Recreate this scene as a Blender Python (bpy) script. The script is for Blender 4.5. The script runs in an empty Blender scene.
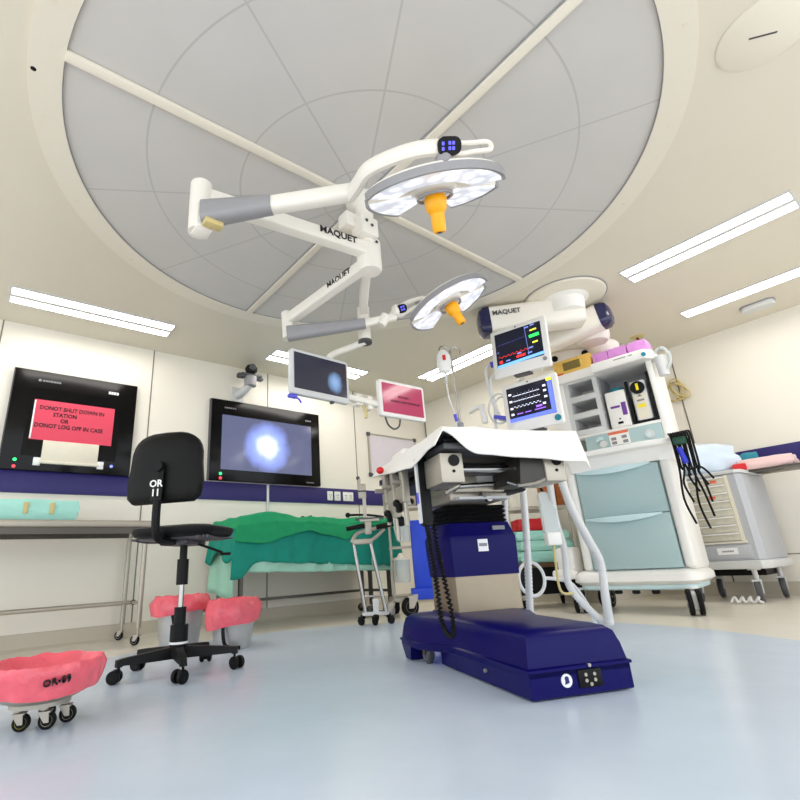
import bpy, bmesh, math, random
from math import pi, sin, cos, radians, atan2, sqrt
from mathutils import Vector as V, Matrix, noise

random.seed(7)
scn = bpy.context.scene
col = scn.collection

# ------------------------------------------------------------------ helpers
def lin(c):
    return tuple(((x / 255) / 12.92) if x / 255 <= 0.04045 else ((x / 255 + 0.055) / 1.055) ** 2.4 for x in c)

def mat(name, rgb, rough=0.5, metal=0.0, emit=0.0, ecol=None, var=0.04, scale=30.0, bump=0.0, bscale=60.0, trans=0.0, coat=0.0, alpha=1.0):
    m = bpy.data.materials.new(name); m.use_nodes = True
    nt = m.node_tree; N = nt.nodes; L = nt.links
    b = N['Principled BSDF']
    c = lin(rgb)
    tc = N.new('ShaderNodeTexCoord')
    nz = N.new('ShaderNodeTexNoise'); nz.inputs['Scale'].default_value = scale
    L.new(tc.outputs['Object'], nz.inputs['Vector'])
    mx = N.new('ShaderNodeMix'); mx.data_type = 'RGBA'
    mx.inputs['A'].default_value = (*[x * (1 - var) for x in c], 1)
    mx.inputs['B'].default_value = (*[min(1, x * (1 + var)) for x in c], 1)
    L.new(nz.outputs['Fac'], mx.inputs['Factor'])
    L.new(mx.outputs['Result'], b.inputs['Base Color'])
    b.inputs['Roughness'].default_value = rough
    b.inputs['Metallic'].default_value = metal
    if trans: b.inputs['Transmission Weight'].default_value = trans
    if coat: b.inputs['Coat Weight'].default_value = coat; b.inputs['Coat Roughness'].default_value = 0.1
    if alpha < 1: b.inputs['Alpha'].default_value = alpha
    if emit:
        b.inputs['Emission Color'].default_value = (*lin(ecol or rgb), 1)
        b.inputs['Emission Strength'].default_value = emit
    if bump:
        n2 = N.new('ShaderNodeTexNoise'); n2.inputs['Scale'].default_value = bscale; n2.inputs['Detail'].default_value = 4
        L.new(tc.outputs['Object'], n2.inputs['Vector'])
        bp = N.new('ShaderNodeBump'); bp.inputs['Strength'].default_value = bump; bp.inputs['Distance'].default_value = 0.01
        L.new(n2.outputs['Fac'], bp.inputs['Height']); L.new(bp.outputs['Normal'], b.inputs['Normal'])
    return m

def frame(o, x, z):
    """matrix with local X along x, local Z along z, origin o"""
    x = V(x).normalized(); z = V(z).normalized()
    y = z.cross(x).normalized(); x = y.cross(z).normalized()
    return Matrix(((x.x, y.x, z.x, o[0]), (x.y, y.y, z.y, o[1]), (x.z, y.z, z.z, o[2]), (0, 0, 0, 1)))

def spline(pts, n=8, closed=False):
    P = [V(p) for p in pts]
    if len(P) < 3 and not closed: return P
    out = []; m = len(P)
    rng = range(m) if closed else range(m - 1)
    for i in rng:
        if closed: p0, p1, p2, p3 = P[i - 1], P[i], P[(i + 1) % m], P[(i + 2) % m]
        else: p0, p1, p2, p3 = P[max(i - 1, 0)], P[i], P[i + 1], P[min(i + 2, m - 1)]
        for k in range(n):
            t = k / n
            out.append(0.5 * ((2 * p1) + (-p0 + p2) * t + (2 * p0 - 5 * p1 + 4 * p2 - p3) * t * t + (-p0 + 3 * p1 - 3 * p2 + p3) * t ** 3))
    if not closed: out.append(P[-1])
    return out

def inset(poly, d):
    n = len(poly); out = []
    for i in range(n):
        a, b, c = V(poly[i - 1]), V(poly[i]), V(poly[(i + 1) % n])
        e1 = (b - a).normalized(); e2 = (c - b).normalized()
        n1 = V((-e1.y, e1.x)); n2 = V((-e2.y, e2.x))
        k = (n1 + n2); k = k / max(0.2, (1 + n1.dot(n2)))
        out.append(tuple(b + k * d))
    return out

def rrect(w, h, r, n=5, cx=0, cy=0):
    out = []
    for (sx, sy, a0) in ((1, -1, -90), (1, 1, 0), (-1, 1, 90), (-1, -1, 180)):
        for k in range(n + 1):
            a = radians(a0 + 90 * k / n)
            out.append((cx + sx * (w / 2 - r) + r * cos(a), cy + sy * (h / 2 - r) + r * sin(a)))
    return out

ROOT = {}          # object -> its world matrix (roots only carry translation / z-rotation)

class MB:
    def __init__(s): s.bm = bmesh.new()
    def _add(s, verts, faces):
        vs = [s.bm.verts.new(v) for v in verts]
        for f in faces:
            try: s.bm.faces.new([vs[i] for i in f])
            except ValueError: pass
        return vs
    def box(s, c, d, M=None, bev=0.0, seg=2):
        b = bmesh.new(); bmesh.ops.create_cube(b, size=1)
        for v in b.verts: v.co = V((v.co.x * d[0], v.co.y * d[1], v.co.z * d[2]))
        if bev: bmesh.ops.bevel(b, geom=b.edges[:], offset=min(bev, 0.49 * min(d)), segments=seg, affect='EDGES', profile=0.5)
        T = Matrix.Translation(c)
        if M is not None: T = M @ T
        return s._merge(b, T)
    def bx(s, x0, x1, y0, y1, z0, z1, M=None, bev=0.0, seg=2):
        return s.box(((x0 + x1) / 2, (y0 + y1) / 2, (z0 + z1) / 2), (abs(x1 - x0), abs(y1 - y0), abs(z1 - z0)), M, bev, seg)
    def _merge(s, b, T):
        b.verts.index_update()
        vs = [s.bm.verts.new(T @ v.co) for v in b.verts]
        for f in b.faces: s.bm.faces.new([vs[v.index] for v in f.verts])
        b.free(); return s
    def cyl(s, p0, p1, r0, r1=None, seg=20, M=None):
        r1 = r0 if r1 is None else r1
        p0, p1 = V(p0), V(p1)
        d = (p1 - p0).normalized(); t = V((0, 0, 1)) if abs(d.z) < 0.9 else V((1, 0, 0))
        a = d.cross(t).normalized(); b = d.cross(a)
        vs = []
        for p, r in ((p0, r0), (p1, r1)):
            for k in range(seg):
                q = p + (a * cos(2 * pi * k / seg) + b * sin(2 * pi * k / seg)) * r
                vs.append(M @ q if M is not None else q)
        fs = [(k, (k + 1) % seg, seg + (k + 1) % seg, seg + k) for k in range(seg)]
        fs += [tuple(range(seg))[::-1], tuple(range(seg, 2 * seg))]
        s._add(vs, fs); return s
    def tube(s, pts, r, seg=8, n=6, closed=False, M=None, sm=True, flat=1.0, rf=None, up=(0, 0, 1)):
        P = spline(pts, n, closed) if sm else [V(p) for p in pts]
        m = len(P); rings = []; prev = None
        for i, p in enumerate(P):
            if closed: d = (P[(i + 1) % m] - P[i - 1])
            else: d = P[min(i + 1, m - 1)] - P[max(i - 1, 0)]
            d.normalize()
            if prev is None:
                t = V(up) if abs(d.dot(V(up))) < 0.95 else V((1, 0.1, 0))
                a = d.cross(t).normalized()
            else:
                a = (prev - d * prev.dot(d)).normalized()
            prev = a; b = d.cross(a)
            rr = rf(i / (m - 1)) if rf else r
            rings.append([p + (a * cos(2 * pi * k / seg) * rr * flat + b * sin(2 * pi * k / seg) * rr) for k in range(seg)])
        vs = [(M @ q if M is not None else q) for ring in rings for q in ring]
        fs = []
        for i in range(m if closed else m - 1):
            j = (i + 1) % m
            for k in range(seg):
                fs.append((i * seg + k, i * seg + (k + 1) % seg, j * seg + (k + 1) % seg, j * seg + k))
        if not closed:
            fs.append(tuple(range(seg))[::-1]); fs.append(tuple(range((m - 1) * seg, m * seg)))
        s._add(vs, fs); return s
    def lathe(s, prof, seg=32, M=None, wob=None):
        vs = []; m = len(prof)
        for (r, z) in prof:
            for k in range(seg):
                a = 2 * pi * k / seg
                rr, zz = (r, z) if wob is None else wob(r, z, a)
                q = V((rr * cos(a), rr * sin(a), zz))
                vs.append(M @ q if M is not None else q)
        fs = [(i * seg + k, i * seg + (k + 1) % seg, (i + 1) * seg + (k + 1) % seg, (i + 1) * seg + k) for i in range(m - 1) for k in range(seg)]
        fs.append(tuple(range(seg))[::-1]); fs.append(tuple(range((m - 1) * seg, m * seg)))
        s._add(vs, fs); return s
    def loft(s, loops, M=None, cap=True):
        n = len(loops[0]); vs = [(M @ V(q) if M is not None else V(q)) for lp in loops for q in lp]
        fs = [(i * n + k, i * n + (k + 1) % n, (i + 1) * n + (k + 1) % n, (i + 1) * n + k) for i in range(len(loops) - 1) for k in range(n)]
        if cap: fs.append(tuple(range(n))[::-1]); fs.append(tuple(range((len(loops) - 1) * n, len(loops) * n)))
        s._add(vs, fs); return s
    def prism(s, poly, z0, z1, M=None, bev=0.0):
        if bev:
            q = inset(poly, bev)
            return s.loft([[(x, y, z0) for x, y in q], [(x, y, z0 + bev) for x, y in poly], [(x, y, z1 - bev) for x, y in poly], [(x, y, z1) for x, y in q]], M)
        return s.loft([[(x, y, z0) for x, y in poly], [(x, y, z1) for x, y in poly]], M)
    def sector(s, r0, r1, a0, a1, z0, z1, seg=24, M=None):
        lp = [(r1 * cos(a0 + (a1 - a0) * k / seg), r1 * sin(a0 + (a1 - a0) * k / seg)) for k in range(seg + 1)]
        lp += [(r0 * cos(a1 - (a1 - a0) * k / seg), r0 * sin(a1 - (a1 - a0) * k / seg)) for k in range(seg + 1)]
        n = len(lp); vs = []
        for z in (z0, z1):
            for x, y in lp: vs.append(M @ V((x, y, z)) if M is not None else V((x, y, z)))
        fs = [(k, (k + 1) % n, n + (k + 1) % n, n + k) for k in range(n)]
        for k in range(seg):
            fs.append((k, n - 1 - k, n - 2 - k, k + 1)); fs.append((n + k, n + k + 1, 2 * n - 2 - k, 2 * n - 1 - k))
        s._add(vs, fs); return s
    def ring(s, r0, r1, z0, z1, seg=64, M=None):
        vs = []
        for r, z in ((r0, z0), (r1, z0), (r1, z1), (r0, z1)):
            for k in range(seg):
                q = V((r * cos(2 * pi * k / seg), r * sin(2 * pi * k / seg), z)); vs.append(M @ q if M is not None else q)
        fs = [(i * seg + k, i * seg + (k + 1) % seg, ((i + 1) % 4) * seg + (k + 1) % seg, ((i + 1) % 4) * seg + k) for i in range(4) for k in range(seg)]
        s._add(vs, fs); return s
    def ball(s, c, r, M=None, u=16, v=10):
        b = bmesh.new(); bmesh.ops.create_uvsphere(b, u_segments=u, v_segments=v, radius=1)
        rr = r if hasattr(r, '__len__') else (r, r, r)
        for q in b.verts: q.co = V((q.co.x * rr[0], q.co.y * rr[1], q.co.z * rr[2]))
        T = Matrix.Translation(c)
        return s._merge(b, (M @ T) if M is not None else T)
    def grid(s, fn, nu, nv, M=None):
        vs = [(M @ V(fn(i / nu, j / nv)) if M is not None else V(fn(i / nu, j / nv))) for j in range(nv + 1) for i in range(nu + 1)]
        fs = [(j * (nu + 1) + i, j * (nu + 1) + i + 1, (j + 1) * (nu + 1) + i + 1, (j + 1) * (nu + 1) + i) for j in range(nv) for i in range(nu)]
        s._add(vs, fs); return s
    def text(s, body, size, M, depth=0.0008, align='CENTER', sx=1.0, spacing=1.0, bold=.022):
        cu = bpy.data.curves.new('lettering', 'FONT'); cu.body = body; cu.size = size; cu.extrude = depth; cu.offset = size * bold
        cu.align_x = align; cu.align_y = 'CENTER'; cu.resolution_u = 2; cu.space_character = spacing
        o = bpy.data.objects.new('lettering', cu); col.objects.link(o)
        bpy.context.view_layer.update()
        me = bpy.data.meshes.new_from_object(o.evaluated_get(bpy.context.evaluated_depsgraph_get()))
        b = bmesh.new(); b.from_mesh(me)
        s._merge(b, M @ Matrix.Diagonal((sx, 1, 1, 1)))
        bpy.data.objects.remove(o); bpy.data.curves.remove(cu); bpy.data.meshes.remove(me)
        return s
    def build(s, name, m, parent=None, world=False, angle=35, solid=0.0, sub=0, flip=True, stuff=False):
        if world and parent is not None and parent in ROOT:
            inv = ROOT[parent].inverted()
            for v in s.bm.verts: v.co = inv @ v.co
        if flip: bmesh.ops.recalc_face_normals(s.bm, faces=s.bm.faces[:])
        me = bpy.data.meshes.new(name); s.bm.to_mesh(me); s.bm.free()
        for p in me.polygons: p.use_smooth = True
        try: me.set_sharp_from_angle(angle=radians(angle))
        except Exception: pass
        me.materials.append(m)
        o = bpy.data.objects.new(name, me); col.objects.link(o)
        if parent is not None:
            o.parent = parent
            if parent in ROOT: ROOT[o] = ROOT[parent]
        else: ROOT[o] = Matrix.Identity(4)
        if solid:
            md = o.modifiers.new('thickness', 'SOLIDIFY'); md.thickness = solid; md.offset = 0
        if sub:
            md = o.modifiers.new('smooth', 'SUBSURF'); md.levels = sub; md.render_levels = sub
        if stuff: o['kind'] = 'stuff'
        return o

def tag(o, label, cat, group=None):
    o['label'] = label; o['category'] = cat
    if group: o['group'] = group
    return o

def thing(name, label, cat, loc=(0, 0, 0), rz=0.0, group=None):
    o = bpy.data.objects.new(name, None); col.objects.link(o)
    o.location = loc; o.rotation_euler = (0, 0, rz); o.empty_display_size = 0.05
    ROOT[o] = Matrix.Translation(loc) @ Matrix.Rotation(rz, 4, 'Z')
    return tag(o, label, cat, group)

def struct(name, mb, m, **k):
    o = mb.build(name, m, **k); o['kind'] = 'structure'; return o

def lone(name, mb, m, label, cat, group=None, base=None, **k):
    """a thing that is one mesh, its origin moved to its base"""
    if base is None:
        zs = [v.co.z for v in mb.bm.verts]; xs = [v.co.x for v in mb.bm.verts]; ys = [v.co.y for v in mb.bm.verts]
        base = ((min(xs) + max(xs)) / 2, (min(ys) + max(ys)) / 2, min(zs))
    for v in mb.bm.verts: v.co = v.co - V(base)
    o = mb.build(name, m, **k); o.location = base
    return tag(o, label, cat, group)

def dup(root, loc, rz, label=None, group=None):
    r = root.copy(); col.objects.link(r); r.location = loc; r.rotation_euler = (0, 0, rz)
    ROOT[r] = Matrix.Translation(loc) @ Matrix.Rotation(rz, 4, 'Z')
    if label: r['label'] = label
    if group: r['group'] = group
    for ch in list(root.children):
        c = ch.copy(); col.objects.link(c); c.parent = r
        for g in ch.children:
            d = g.copy(); col.objects.link(d); d.parent = c
    return r

RX = Matrix.Rotation(pi / 2, 4, 'X')       # text upright, facing -Y

# ------------------------------------------------------------------ materials
M_wall = mat('wall_paint', (233, 228, 217), 0.35, var=0.015, scale=3)
M_ceil = mat('ceiling_paint', (216, 209, 193), 0.5, var=0.02, scale=2)
M_ring = mat('diffuser_rim_paint', (224, 217, 202), 0.45, var=0.015)
M_white = mat('white_enamel', (236, 234, 230), 0.3, var=0.015)
M_lamp = mat('lamp_arm_enamel', (236, 231, 222), 0.32, var=0.015)
M_grey = mat('grey_plastic', (148, 147, 150), 0.4)
M_lgrey = mat('light_grey_plastic', (205, 206, 206), 0.4, var=0.02)
M_dgrey = mat('dark_grey_plastic', (70, 70, 74), 0.45)
M_black = mat('black_plastic', (9, 9, 10), 0.5)
M_rubber = mat('black_rubber', (12, 12, 13), 0.65)
M_gloss = mat('glossy_black_glass', (5, 4, 5), 0.18)
M_navy = mat('navy_blue_panel', (36, 27, 104), 0.5, var=0.03)
M_blue = mat('royal_blue_lacquer', (10, 7, 84), 0.34, var=0.04)
M_blue.node_tree.nodes['Principled BSDF'].inputs['Specular IOR Level'].default_value = .15
M_board = mat('bright_blue_board', (28, 70, 214), 0.4)
M_cap = mat('dark_blue_cap', (22, 24, 70), 0.2, coat=0.4)
M_steel = mat('brushed_steel', (150, 138, 120), 0.4, metal=0.85, var=0.06, scale=18)
M_steel2 = mat('satin_steel', (178, 171, 158), 0.4, metal=0.55, var=0.05)
M_chrome = mat('chrome', (170, 168, 164), 0.2, metal=1.0)
M_zinc = mat('zinc_sheet', (190, 190, 188), 0.38, metal=0.55, var=0.08, scale=8)
M_dsteel = mat('dark_steel', (92, 88, 82), 0.4, metal=0.7)
M_teal = mat('pale_teal_panel', (166, 190, 192), 0.4, var=0.015)
M_tealL = mat('light_teal_handle', (196, 220, 224), 0.3, var=0.01)
M_pink = mat('pink_card', (218, 66, 92), 0.6, var=0.03)
M_bag = mat('pink_plastic_bag', (230, 98, 112), 0.22, var=0.25, scale=11, bump=1.0, bscale=20, trans=0.0)
M_yel = mat('amber_yellow_plastic', (255, 176, 8), 0.35, var=0.03)
M_yel2 = mat('bright_yellow', (238, 216, 22), 0.5)
M_mint = mat('mint_cotton', (160, 210, 190), 0.85, var=0.06, bump=0.6, bscale=12)
M_dteal = mat('teal_green_cotton', (6, 138, 120), 0.85, var=0.08, scale=12, bump=0.8, bscale=14)
M_green = mat('bright_green_cotton', (16, 150, 96), 0.85, var=0.08, scale=12, bump=0.8, bscale=12)
M_aqua = mat('aqua_wrap', (168, 226, 213), 0.7, var=0.06, scale=14, bump=0.8, bscale=14)
M_sheet = mat('white_cotton_sheet', (240, 237, 231), 0.85, var=0.02, bump=0.15, bscale=70)
M_brown = mat('brown_card', (160, 88, 30), 0.6, var=0.2, scale=12)
M_red = mat('red_cloth', (206, 22, 32), 0.6, var=0.06)
M_redk = mat('red_knob_plastic', (214, 24, 30), 0.35)
M_cream = mat('cream_plastic', (222, 215, 198), 0.5)
M_lilac = mat('lilac_wrap', (206, 140, 208), 0.4, var=0.18, scale=16, bump=0.3, bscale=30)
M_amber = mat('yellow_card_box', (226, 186, 92), 0.6, var=0.18, scale=22)
M_purple = mat('purple_print', (112, 60, 150), 0.5)
M_paperink = mat('black_ink', (16, 12, 14), 0.6)
M_print = mat('white_print', (236, 236, 236), 0.5)
M_pgrey = mat('grey_print', (130, 130, 134), 0.5)
M_hose = mat('white_corrugated_plastic', (222, 222, 222), 0.4)
M_clear = mat('clear_plastic', (214, 222, 222), 0.15, var=0.02, alpha=0.55)
M_bagclear = mat('pale_blue_film', (206, 220, 234), 0.25, var=0.1, scale=10, bump=0.4, bscale=18)
M_pinkpack = mat('pale_pink_wrap', (240, 206, 204), 0.5, var=0.06, scale=8, bump=0.3, bscale=25)
M_tealpack = mat('teal_card', (10, 130, 150), 0.5)
M_beige = mat('cream_tubing', (206, 188, 130), 0.4)
M_blueplug = mat('blue_violet_plug', (84, 84, 210), 0.4)
M_glight = mat('green_indicator', (40, 220, 110), 0.4, emit=1.2)
M_rlight = mat('red_indicator', (230, 60, 70), 0.4, emit=0.8)
M_blight = mat('blue_indicator', (120, 130, 235), 0.4, emit=0.8)
M_tube = mat('lit_diffuser', (255, 255, 255), 0.5, emit=8.0, ecol=(255, 250, 242), var=0.0)
M_cartgrey = mat('cart_grey_enamel', (176, 178, 184), 0.42, var=0.03)
M_drawer = mat('clear_drawer_front', (196, 192, 176), 0.35, var=0.22, scale=22)
M_leather = mat('black_vinyl', (10, 10, 10), 0.55, bump=0.1, bscale=120)

def floor_mat():
    m = bpy.data.materials.new('floor_vinyl'); m.use_nodes = True
    nt = m.node_tree; N = nt.nodes; L = nt.links; b = N['Principled BSDF']
    g = N.new('ShaderNodeTexCoord')
    dist = N.new('ShaderNodeVectorMath'); dist.operation = 'DISTANCE'; dist.inputs[1].default_value = (1.645, 1.90, 0)
    L.new(g.outputs['Object'], dist.inputs[0])
    cmp = N.new('ShaderNodeMapRange'); cmp.inputs['From Min'].default_value = 1.985; cmp.inputs['From Max'].default_value = 1.995
    L.new(dist.outputs['Value'], cmp.inputs['Value'])
    nz = N.new('ShaderNodeTexNoise'); nz.inputs['Scale'].default_value = 2.2; nz.inputs['Detail'].default_value = 6
    L.new(g.outputs['Object'], nz.inputs['Vector'])
    blue = N.new('ShaderNodeMix'); blue.data_type = 'RGBA'
    blue.inputs['A'].default_value = (*lin((198, 212, 230)), 1); blue.inputs['B'].default_value = (*lin((211, 222, 237)), 1)
    L.new(nz.outputs['Fac'], blue.inputs['Factor'])
    # faint yellowish scuffs with a shape of their own
    n2 = N.new('ShaderNodeTexNoise'); n2.inputs['Scale'].default_value = 3.1; n2.inputs['Detail'].default_value = 8; n2.inputs['Roughness'].default_value = 0.7
    L.new(g.outputs['Object'], n2.inputs['Vector'])
    mr = N.new('ShaderNodeMapRange'); mr.inputs['From Min'].default_value = 0.68; mr.inputs['From Max'].default_value = 0.76; mr.inputs['To Max'].default_value = 0.5
    L.new(n2.outputs['Fac'], mr.inputs['Value'])
    sc = N.new('ShaderNodeMix'); sc.data_type = 'RGBA'; sc.inputs['B'].default_value = (*lin((206, 208, 176)), 1)
    L.new(mr.outputs['Result'], sc.inputs['Factor']); L.new(blue.outputs['Result'], sc.inputs['A'])
    beige = N.new('ShaderNodeMix'); beige.data_type = 'RGBA'
    beige.inputs['A'].default_value = (*lin((226, 219, 206)), 1); beige.inputs['B'].default_value = (*lin((236, 230, 218)), 1)
    L.new(nz.outputs['Fac'], beige.inputs['Factor'])
    fin = N.new('ShaderNodeMix'); fin.data_type = 'RGBA'
    L.new(cmp.outputs['Result'], fin.inputs['Factor']); L.new(sc.outputs['Result'], fin.inputs['A']); L.new(beige.outputs['Result'], fin.inputs['B'])
    L.new(fin.outputs['Result'], b.inputs['Base Color'])
    b.inputs['Roughness'].default_value = 0.24
    n3 = N.new('ShaderNodeTexNoise'); n3.inputs['Scale'].default_value = 5
    L.new(g.outputs['Object'], n3.inputs['Vector'])
    bp = N.new('ShaderNodeBump'); bp.inputs['Strength'].default_value = 0.12; bp.inputs['Distance'].default_value = 0.02
    L.new(n3.outputs['Fac'], bp.inputs['Height']); L.new(bp.outputs['Normal'], b.inputs['Normal'])
    return m

def membrane_mat():
    """grey mesh fabric with stitched radial and ring seams"""
    m = bpy.data.materials.new('diffuser_membrane'); m.use_nodes = True
    nt = m.node_tree; N = nt.nodes; L = nt.links; b = N['Principled BSDF']
    g = N.new('ShaderNodeTexCoord'); sp = N.new('ShaderNodeSeparateXYZ'); L.new(g.outputs['Object'], sp.inputs[0])
    def mth(op, a=None, bb=None):
        n = N.new('ShaderNodeMath'); n.operation = op
        for i, q in enumerate((a, bb)):
            if q is None: continue
            if isinstance(q, (int, float)): n.inputs[i].default_value = q
            else: L.new(q, n.inputs[i])
        return n.outputs[0]
    ang = mth('ARCTAN2', sp.outputs['Y'], sp.outputs['X'])
    rad = mth('SQRT', mth('ADD', mth('MULTIPLY', sp.outputs['X'], sp.outputs['X']), mth('MULTIPLY', sp.outputs['Y'], sp.outputs['Y'])))
    st = pi / 6
    fa = mth('ABSOLUTE', mth('SUBTRACT', mth('FRACT', mth('DIVIDE', mth('ADD', ang, 7 * st + st / 2), st)), 0.5))
    l1 = mth('LESS_THAN', mth('MULTIPLY', fa, mth('MULTIPLY', rad, st)), 0.005)
    fr = mth('ABSOLUTE', mth('SUBTRACT', mth('FRACT', mth('DIVIDE', rad, 0.5)), 0.5))
    l2 = mth('LESS_THAN', mth('MULTIPLY', fr, 0.5), 0.005)
    ln = mth('MAXIMUM', l1, l2)
    nz = N.new('ShaderNodeTexNoise'); nz.inputs['Scale'].default_value = 1.6; nz.inputs['Detail'].default_value = 3
    L.new(g.outputs['Object'], nz.inputs['Vector'])
    fab = N.new('ShaderNodeMix'); fab.data_type = 'RGBA'
    fab.inputs['A'].default_value = (*lin((190, 188, 185)), 1); fab.inputs['B'].default_value = (*lin((206, 202, 199)), 1)
    L.new(nz.outputs['Fac'], fab.inputs['Factor'])
    mx = N.new('ShaderNodeMix'); mx.data_type = 'RGBA'; mx.inputs['B'].default_value = (*lin((180, 178, 175)), 1)
    L.new(ln, mx.inputs['Factor']); L.new(fab.outputs['Result'], mx.inputs['A'])
    L.new(mx.outputs['Result'], b.inputs['Base Color']); b.inputs['Roughness'].default_value = 0.55
    return m

def screen_glow(name, cx, cy, r, core, edge, bg, strength=1.0, sy=1.0):
    """emission gradient for a display: a soft round bright patch on a dark field (object X,Z)"""
    m = bpy.data.materials.new(name); m.use_nodes = True
    nt = m.node_tree; N = nt.nodes; L = nt.links; b = N['Principled BSDF']
    g = N.new('ShaderNodeTexCoord')
    mp = N.new('ShaderNodeMapping'); mp.inputs['Location'].default_value = (-cx / r, 0, -cy / r * sy); mp.inputs['Scale'].default_value = (1 / r, 0, sy / r)
    L.new(g.outputs['Object'], mp.inputs['Vector'])
    ln = N.new('ShaderNodeVectorMath'); ln.operation = 'LENGTH'; L.new(mp.outputs['Vector'], ln.inputs[0])
    nz = N.new('ShaderNodeTexNoise'); nz.inputs['Scale'].default_value = 2.5; L.new(mp.outputs['Vector'], nz.inputs['Vector'])
    ad = N.new('ShaderNodeMath'); ad.operation = 'MULTIPLY_ADD'; ad.inputs[1].default_value = 0.25; L.new(nz.outputs['Fac'], ad.inputs[0]); L.new(ln.outputs['Value'], ad.inputs[2])
    cr = N.new('ShaderNodeValToRGB'); e = cr.color_ramp.elements
    e[0].position = 0.25; e[0].color = (*lin(core), 1); e[1].position = 0.95; e[1].color = (*lin(bg), 1)
    q = cr.color_ramp.elements.new(0.55); q.color = (*lin(edge), 1)
    L.new(ad.outputs[0], cr.inputs['Fac'])
    b.inputs['Base Color'].default_value = (0.01, 0.01, 0.012, 1); b.inputs['Roughness'].default_value = 0.12
    L.new(cr.outputs['Color'], b.inputs['Emission Color']); b.inputs['Emission Strength'].default_value = strength
    return m

def lens_mat():
    m = bpy.data.materials.new('lit_lamp_lens'); m.use_nodes = True
    nt = m.node_tree; N = nt.nodes; L = nt.links; b = N['Principled BSDF']
    g = N.new('ShaderNodeTexCoord'); vo = N.new('ShaderNodeTexVoronoi'); vo.inputs['Scale'].default_value = 17
    L.new(g.outputs['Object'], vo.inputs['Vector'])
    cr = N.new('ShaderNodeValToRGB'); e = cr.color_ramp.elements
    e[0].position = 0.1; e[0].color = (0.95, 0.97, 1, 1); e[1].position = 0.7; e[1].color = (0.22, 0.24, 0.32, 1)
    L.new(vo.outputs['Distance'], cr.inputs['Fac'])
    L.new(cr.outputs['Color'], b.inputs['Emission Color']); b.inputs['Emission Strength'].default_value = .52
    b.inputs['Base Color'].default_value = (0.75, 0.77, 0.8, 1); b.inputs['Roughness'].default_value = 0.2
    return m

for q_ in (M_black, M_rubber, M_gloss, M_leather): q_.node_tree.nodes['Principled BSDF'].inputs['Specular IOR Level'].default_value = .22
M_lens = lens_mat()

# ------------------------------------------------------------------ the room
X0, X1, XS, Y0, D, YS, Z = -2.3, 6.04, 4.95, -1.7, 4.743, 2.62, 2.626
CX, CY, CR = 1.637, 1.89, 1.628
struct('floor', MB().bx(X0 - .1, X1 + .1, Y0 - .1, D + .1, -.08, 0), floor_mat())
struct('ceiling', MB().bx(X0 - .1, X1 + .1, Y0 - .1, D + .1, Z, Z + .08), M_ceil)
struct('wall_back', MB().bx(X0 - .1, XS, D, D + .1, 0, Z), M_wall)
struct('wall_right', MB().bx(X1, X1 + .1, Y0, YS, 0, Z), M_wall)
struct('wall_corner', MB().bx(XS, X1 + .1, YS, D + .1, 0, Z), M_wall)
# skirtings
M_skirt = mat('skirting_vinyl', (196, 188, 172), 0.4, var=0.02)
def cove(x0, x1, y): return MB().prism([(0, 0), (-.03, 0), (-.012, .02), (-.008, .115), (0, .12)], 0, x1 - x0, frame((x0, y, 0), (0, 1, 0), (1, 0, 0)))
struct('baseboard_back', cove(X0, XS, D), M_skirt)
struct('baseboard_right', MB().bx(X1 - .01, X1, Y0, YS, 0, .12), M_skirt)
struct('baseboard_corner', MB().bx(XS - .01, XS, YS, D, 0, .12), M_skirt)
# navy guard bands
struct('trim_1', MB().bx(X0, XS, D - .012, D, 1.165, 1.345, bev=.003), M_navy)
struct('trim_2', MB().bx(X1 - .012, X1, Y0, YS, 1.165, 1.345, bev=.003), M_navy)
# joints between wall panels
M_joint = mat('panel_joint', (120, 114, 104), 0.6, var=0.02)
k = 3
for x in (-.055, 1.19, 2.455, 3.685): struct('trim_%d' % k, MB().bx(x - .005, x + .005, D - .004, D, .12, Z), M_joint); k += 1
for y in (1.85, .2): struct('trim_%d' % k, MB().bx(X1 - .004, X1, y - .006, y + .006, .12, Z), M_joint); k += 1
struct('trim_%d' % k, MB().bx(XS - .006, XS, D - .03, D - .012, .12, Z), M_joint); k += 1
struct('trim_%d' % k, MB().bx(X1 - .004, X1, Y0, YS, .352, .36), M_joint); k += 1
struct('trim_%d' % k, MB().bx(2.455 - .014, 2.455 + .014, D - .02, D - .004, .75, 1.345, bev=.003), M_lgrey); k += 1

# ------------------------------------------------------------------ ceiling
cd = thing('ceiling_diffuser', 'huge round grey air diffuser set into the ceiling over the operating table', 'ceiling diffuser', (CX, CY, Z))
MB().ring(CR, CR + .135, -.018, .01, 128).build('rim', M_ring, cd)
MB().lathe([(0.001, -.004), (CR + .002, -.004), (CR + .002, .008), (.001, .008)], 128).build('membrane', membrane_mat(), cd)
MB().ring(CR - .003, CR + .003, -.012, 0, 128).build('edge_gasket', M_grey, cd)
for nm, d in (('crossbar', (2 * CR, .05, .022)), ('crossbar', (.05, 2 * CR, .022))):
    b = MB().box((0, 0, -.016), d, bev=.004).build(nm, M_ring, cd)
    g = MB()  # solid grey strip along one side of the bar, standing in for its shade
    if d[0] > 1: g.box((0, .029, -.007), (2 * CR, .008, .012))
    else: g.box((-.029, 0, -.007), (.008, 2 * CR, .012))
    g.build('shadow_strip', M_grey, b)
for i in range(18):
    a = 2 * pi * i / 18 + .12
    MB().cyl((1.715 * cos(a), 1.715 * sin(a), -.021), (1.715 * cos(a), 1.715 * sin(a), -.015), .011, seg=10).build('screw_cap', M_cream, cd)
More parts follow.
